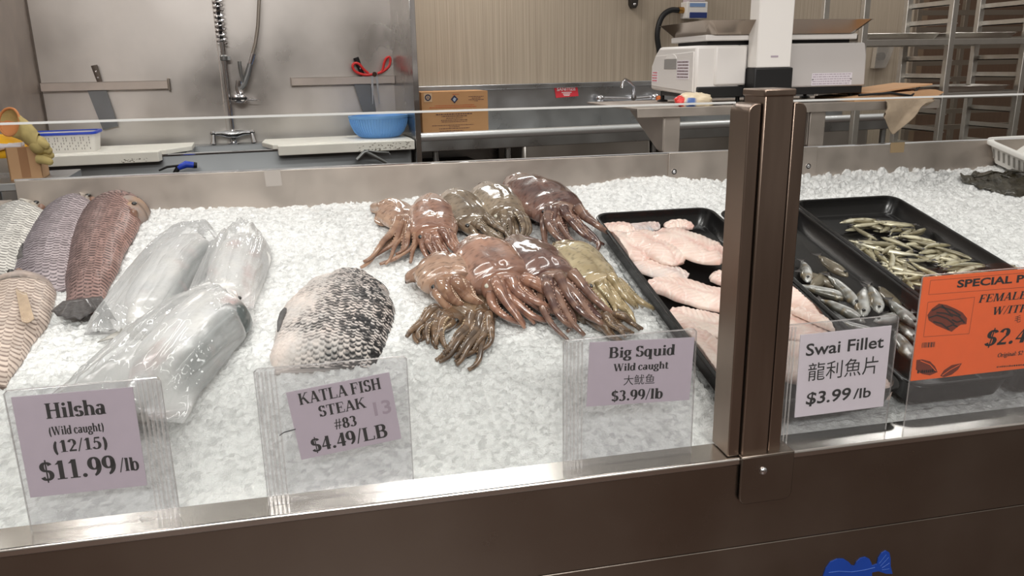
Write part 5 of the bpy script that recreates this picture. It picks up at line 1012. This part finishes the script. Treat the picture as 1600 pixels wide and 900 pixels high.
MB().bx(.06, .40, .12, .5, .55, .86).build('drawer_box', 'black_rubber', s2, bevel=.01)
tp = bthing('wall_tap', 'chrome swing spout tap over the prep sink', 'tap', *wl(985, 152, 4.945))
MB().cyl((0, 0, 0), (0, -.05, 0), .02, 14).build('tap_flange', 'chrome', tp); MB().tube([(0, -.04, 0), (.0, -.05, .04), (-.02, -.08, .075), (-.08, -.14, .105), (-.13, -.18, .12), (-.155, -.20, .105), (-.158, -.20, .07)], [.011, .011, .011, .010, .010, .012, .014], 12).build('spout', 'chrome', tp)
MB().tube([(-.24, -.02, .0), (0, -.02, -.01), (.18, -.02, .0)], [.016, .014, .016], 12).build('tap_bridge', 'chrome', tp)
for x in (-.24, .16): MB().sph((x, -.045, .0), (.03, .026, .026), 14).build('tap_knob', 'chrome', tp)
MB().sph((.17, -.08, -.02), (.018, .018, .03), 12).build('orange_grip', pm('orange_grip', (216, 110, 48), .5), tp)
stq = [wl(*p, 4.941) for p in ((866, 137), (902, 134), (904, 150), (869, 153))]; so = stq[0]; ss_ = bthing('sanitize_sticker', 'red SANITIZE sticker on the prep sink splash', 'sticker', so[0], 4.941, so[2])
MB().prism([(p[0] - so[0], p[2] - so[2]) for p in stq], -.0005, .0014).build('sticker_sheet', 'red_sign', ss_, smooth=False)
mb = MB(); c_ = sum(stq) / 4 - so; text_to(mb, (c_[0] - .003, -.0012, c_[2] + .008), (1, 0, .01), (0, 0, 1), 'SANITIZE', .13, .021, serif=False, bold=.03); mb.build('lettering', 'white_ink', ss_, smooth=False)
mb = MB()
for i, (w, z) in enumerate(((.07, -.006), (.05, -.016), (.04, -.025))):
    mb.add([(c_[0] - w / 2, -.0012, c_[2] + z), (c_[0] + w / 2, -.0012, c_[2] + z), (c_[0] + w / 2, -.0012, c_[2] + z + .005), (c_[0] - w / 2, -.0012, c_[2] + z + .005)], [(0, 1, 2, 3)])
mb.build('fine_print', 'white_ink', ss_, smooth=False)
# big cardboard box
cbx = bthing('cardboard_box', 'large printed cardboard box at the left end of the prep sink', 'box', .925, 4.50, 1.004)
cw, chh = .388, .262
MB().bx(0, cw, 0, .26, 0, chh).build('carton', 'kraft', cbx, bevel=.002, smooth=False)
MB().bx(.0, cw, .0, .13, chh, chh + .003).bx(.0, cw, .131, .26, chh, chh + .003).build('top_flap', 'kraft', cbx, smooth=False)
def cpx(px, py): p = wl(px, py, 4.5); return p[0] - .925, p[2] - 1.004
y_ = -.0012
a0, a1 = cpx(662, 146), cpx(675, 159); em = MB().add([(a0[0], y_, a1[1]), (a1[0], y_, a1[1]), (a1[0], y_, a0[1]), (a0[0], y_, a0[1])], [(0, 1, 2, 3)]).build('emblem_patch', pm('pale_print', (214, 186, 150), .8), cbx, smooth=False)
ec = ((a0[0] + a1[0]) / 2, (a0[1] + a1[1]) / 2); rg2 = MB()
def ring2(mb, c, r0, r1, y, n=24):
    for i in range(n):
        t0, t1 = 2 * math.pi * i / n, 2 * math.pi * (i + 1) / n; mb.add([(c[0] + r0 * math.cos(t0), y, c[1] + r0 * math.sin(t0)), (c[0] + r1 * math.cos(t0), y, c[1] + r1 * math.sin(t0)), (c[0] + r1 * math.cos(t1), y, c[1] + r1 * math.sin(t1)), (c[0] + r0 * math.cos(t1), y, c[1] + r0 * math.sin(t1))], [(0, 1, 2, 3)])
ring2(rg2, ec, .011, .018, y_ - .0006)
for a in (90, 210, 330): rg2.add([(ec[0] + .006 * math.cos(R_(a + d)) * k, y_ - .0006, ec[1] + .006 * math.sin(R_(a + d)) * k) for d, k in ((-60, .6), (0, 2.0), (60, .6))], [(0, 1, 2)])
rg2.build('round_emblem', 'navy', em, smooth=False)
d0 = cpx(710, 155); MB().add([(d0[0] - .022, y_, d0[1]), (d0[0], y_, d0[1] - .023), (d0[0] + .022, y_, d0[1]), (d0[0], y_, d0[1] + .023)], [(0, 1, 2, 3)]).build('diamond_emblem', 'navy', cbx, smooth=False)
MB().add([(d0[0] - .004, y_ - .0006, d0[1] - .012), (d0[0] + .003, y_ - .0006, d0[1] - .012), (d0[0] + .011, y_ - .0006, d0[1] + .003), (d0[0] - .001, y_ - .0006, d0[1] + .010), (d0[0] - .010, y_ - .0006, d0[1] - .001)], [(0, 1, 2, 3, 4)]).build('diamond_figure', pm('pale_blue_print', (176, 186, 200), .8), cbx, smooth=False)
rn = random.Random(9)
def printrow(mb, pcx, py, wpx, hpx):
    c = cpx(pcx, py); w = wpx * .00372; h = hpx * .0036; x = c[0] - w / 2
    while x < c[0] + w / 2 - .003: ww = min(rn.uniform(.004, .016), c[0] + w / 2 - x); mb.add([(x, y_, c[1]), (x + ww, y_, c[1]), (x + ww, y_, c[1] + h), (x, y_, c[1] + h)], [(0, 1, 2, 3)]); x += ww + .003
mb = MB(); [printrow(mb, *a) for a in ((712, 148, 10, 1.2), (710, 165, 62, 1.0), (708, 168, 74, 1.2), (712, 172, 18, .9))]; mb.build('red_print', 'kraft_red', cbx, smooth=False)
mb = MB(); [printrow(mb, *a) for a in ((744, 151, 24, .9), (744, 153.5, 14, .9), (744, 156, 24, .9), (744, 158, 5, .9), (710, 179, 58, 1.6), (710, 182, 40, 1.3), (710, 185, 26, 1.0), (710, 188, 42, 1.0), (710, 190.5, 40, .9), (708, 196, 66, 1.0), (710, 198.5, 16, 1.0), (710, 201, 48, 1.0), (706, 205, 38, 1.2))]; mb.build('dark_print', 'kraft_ink', cbx, smooth=False)
# wall fittings
hz_ = MB(); P = np.array([wl(*p, 4.93) for p in ((1060, 16), (1048, 16), (1036, 24), (1029, 40), (1027, 58), (1030, 80), (1034, 110))]); o_ = P[3]; hb = bthing('rubber_hose', 'black rubber hose looping down the beige wall left of the scale', 'hose', *o_)
Q = smooth_path(np.c_[P[:, 0] - o_[0], P[:, 2] - o_[2]], 30); MB().tube(np.c_[Q[:, 0], 0 * Q[:, 0], Q[:, 1]], .018, 12).build('hose_tube', 'black_rubber', hb); MB().cyl((Q[0, 0], 0, Q[0, 1]), (Q[0, 0] + .045, 0, Q[0, 1]), .021, 12).build('brass_fitting', pm('brass', (170, 130, 70), .35, .9), hb)
d_ = wl(1083, 17, 4.93); db = bthing('wall_dispenser', 'white and blue dispenser on the beige wall above the scale', 'dispenser', d_[0], 4.93, d_[2]); MB().bx(-.075, .08, -.05, .037, -.05, .055).build('dispenser_case', 'white_plastic', db, bevel=.006); MB().bx(-.055, .075, -.054, -.049, -.048, -.012).build('blue_window', pm('navy_window', (44, 60, 120), .4), db, bevel=.008); MB().bx(-.055, .06, -.052, -.049, .022, .045).build('blue_band', pm('pale_blue_band', (130, 160, 205), .5), db); MB().bx(-.06, .06, -.05, .037, .055, .14).build('upper_pack', pm('pink_white_pack', (214, 200, 206), .5), db, bevel=.004)
d_ = wl(989, 6, 4.95); hk = bthing('wall_hook', 'dark wall bracket at the top of the beige wall', 'bracket', d_[0], 4.955, d_[2]); MB().prism([(-.028, .08), (.032, .08), (.024, -.01), (.012, -.028), (-.012, -.028), (-.026, -.005)], -.03, .015).build('bracket_arm', pm('dark_steel', (70, 66, 62), .5, .7), hk, bevel=.003); MB().sph((0, -.032, -.006), (.01, .005, .01), 10).build('bolt', 'chrome', hk)
d_ = wl(1376, 88, 4.95); cvp = bthing('outlet_cover', 'clear plastic cover with a dark socket on the dim wall by the rack', 'outlet', d_[0], 4.95, d_[2]); MB().prism([(-.07, -.085), (.03, -.085), (.06, -.03), (.09, .06), (.05, .10), (-.06, .09)], -.03, .018).build('clear_cover', clear('cover_plastic', (.9, .9, .9), .06, 1.4, .1, milk=.25, milkcol=(.7, .66, .6)), cvp, bevel=.004); MB().cyl((0, -.02, .0), (0, .019, .0), .028, 16).build('socket', 'black_rubber', cvp)
# ------------------------------------------------------------------ bakery rack
rk = thing('sheet_pan_rack', 'tall aluminium sheet pan rack at the right', 'rack', (2.50, 3.0, 0))
XP = (-.408, 0, .372); DY = .28
for x in XP:
    for y in (0, DY): MB().bx(x - .013, x + .013, y - .013, y + .013, .06, 1.95).build('upright', 'gal', rk, bevel=.002)
for z in (1.248, 1.466):
    for y in (0, DY): MB().bx(XP[0], XP[2], y - .010, y + .010, z - .012, z + .012).build('cross_bar', 'gal', rk, bevel=.001)
for z in (.30, .55, .80, 1.02):
    MB().bx(XP[0], XP[2], -.010, .010, z - .012, z + .012).build('cross_bar', 'gal', rk, bevel=.001)
for i in range(11):
    z = 1.02 + .074 * i
    for x in XP[1:]: MB().bx(x + .010, x + .028, 0, DY, z, z + .004).bx(x + .010, x + .013, 0, DY, z, z + .022).build('pan_slide', 'gal', rk, smooth=False)
for x in (XP[0], XP[2]):
    for y in (0, DY): MB().cyl((x - .012, y, .035), (x + .012, y, .035), .035, 18).build('caster', 'black_rubber', rk)
r2 = thing('sheet_pan_rack', 'dim second rack standing behind the right side of the pan rack', 'rack', (3.25, 3.75, 0)); dim = pm('dim_rack_metal', (150, 140, 128), .5, .9)
for x in (-.33, .33):
    for y in (0, .45): MB().bx(x - .014, x + .014, y - .014, y + .014, .06, 1.95).build('upright', dim, r2, bevel=.002); MB().cyl((x - .012, y, .035), (x + .012, y, .035), .035, 18).build('caster', 'black_rubber', r2)
for i in range(12): MB().bx(-.33, .33, .0, .012, .95 + .083 * i, .975 + .083 * i).build('pan_slide', dim, r2, smooth=False)
def pan(label, x0, x1, z):
    r = thing('sheet_pan', label, 'sheet pan', (2.50 + (x0 + x1) / 2, 3.0 + DY / 2, z), group='aluminium pans on the rack'); w, l = x1 - x0, DY - .03; rings = []
    for ins, zz in ((.02, 0), (.006, .022), (0, .024), (.006, .026), (.018, .004)):
        q = rrect(w - 2 * ins, l - 2 * ins, ins - w / 2, ins - l / 2, .02, 5); rings.append(np.c_[q, np.full(len(q), zz)])
    fixn(MB().grid(np.array(rings)).build('pan_body', 'pan', r, sharp=40)); return r
pan('sheet pan on the upper left rails of the rack', -.388, -.02, 1.478)
pan('sheet pan on the upper right rails of the rack', .02, .352, 1.478)
pan('sheet pan on the lower left rails of the rack', -.388, -.02, 1.260)
pan('sheet pan on the lower right rails of the rack', .02, .352, 1.260)
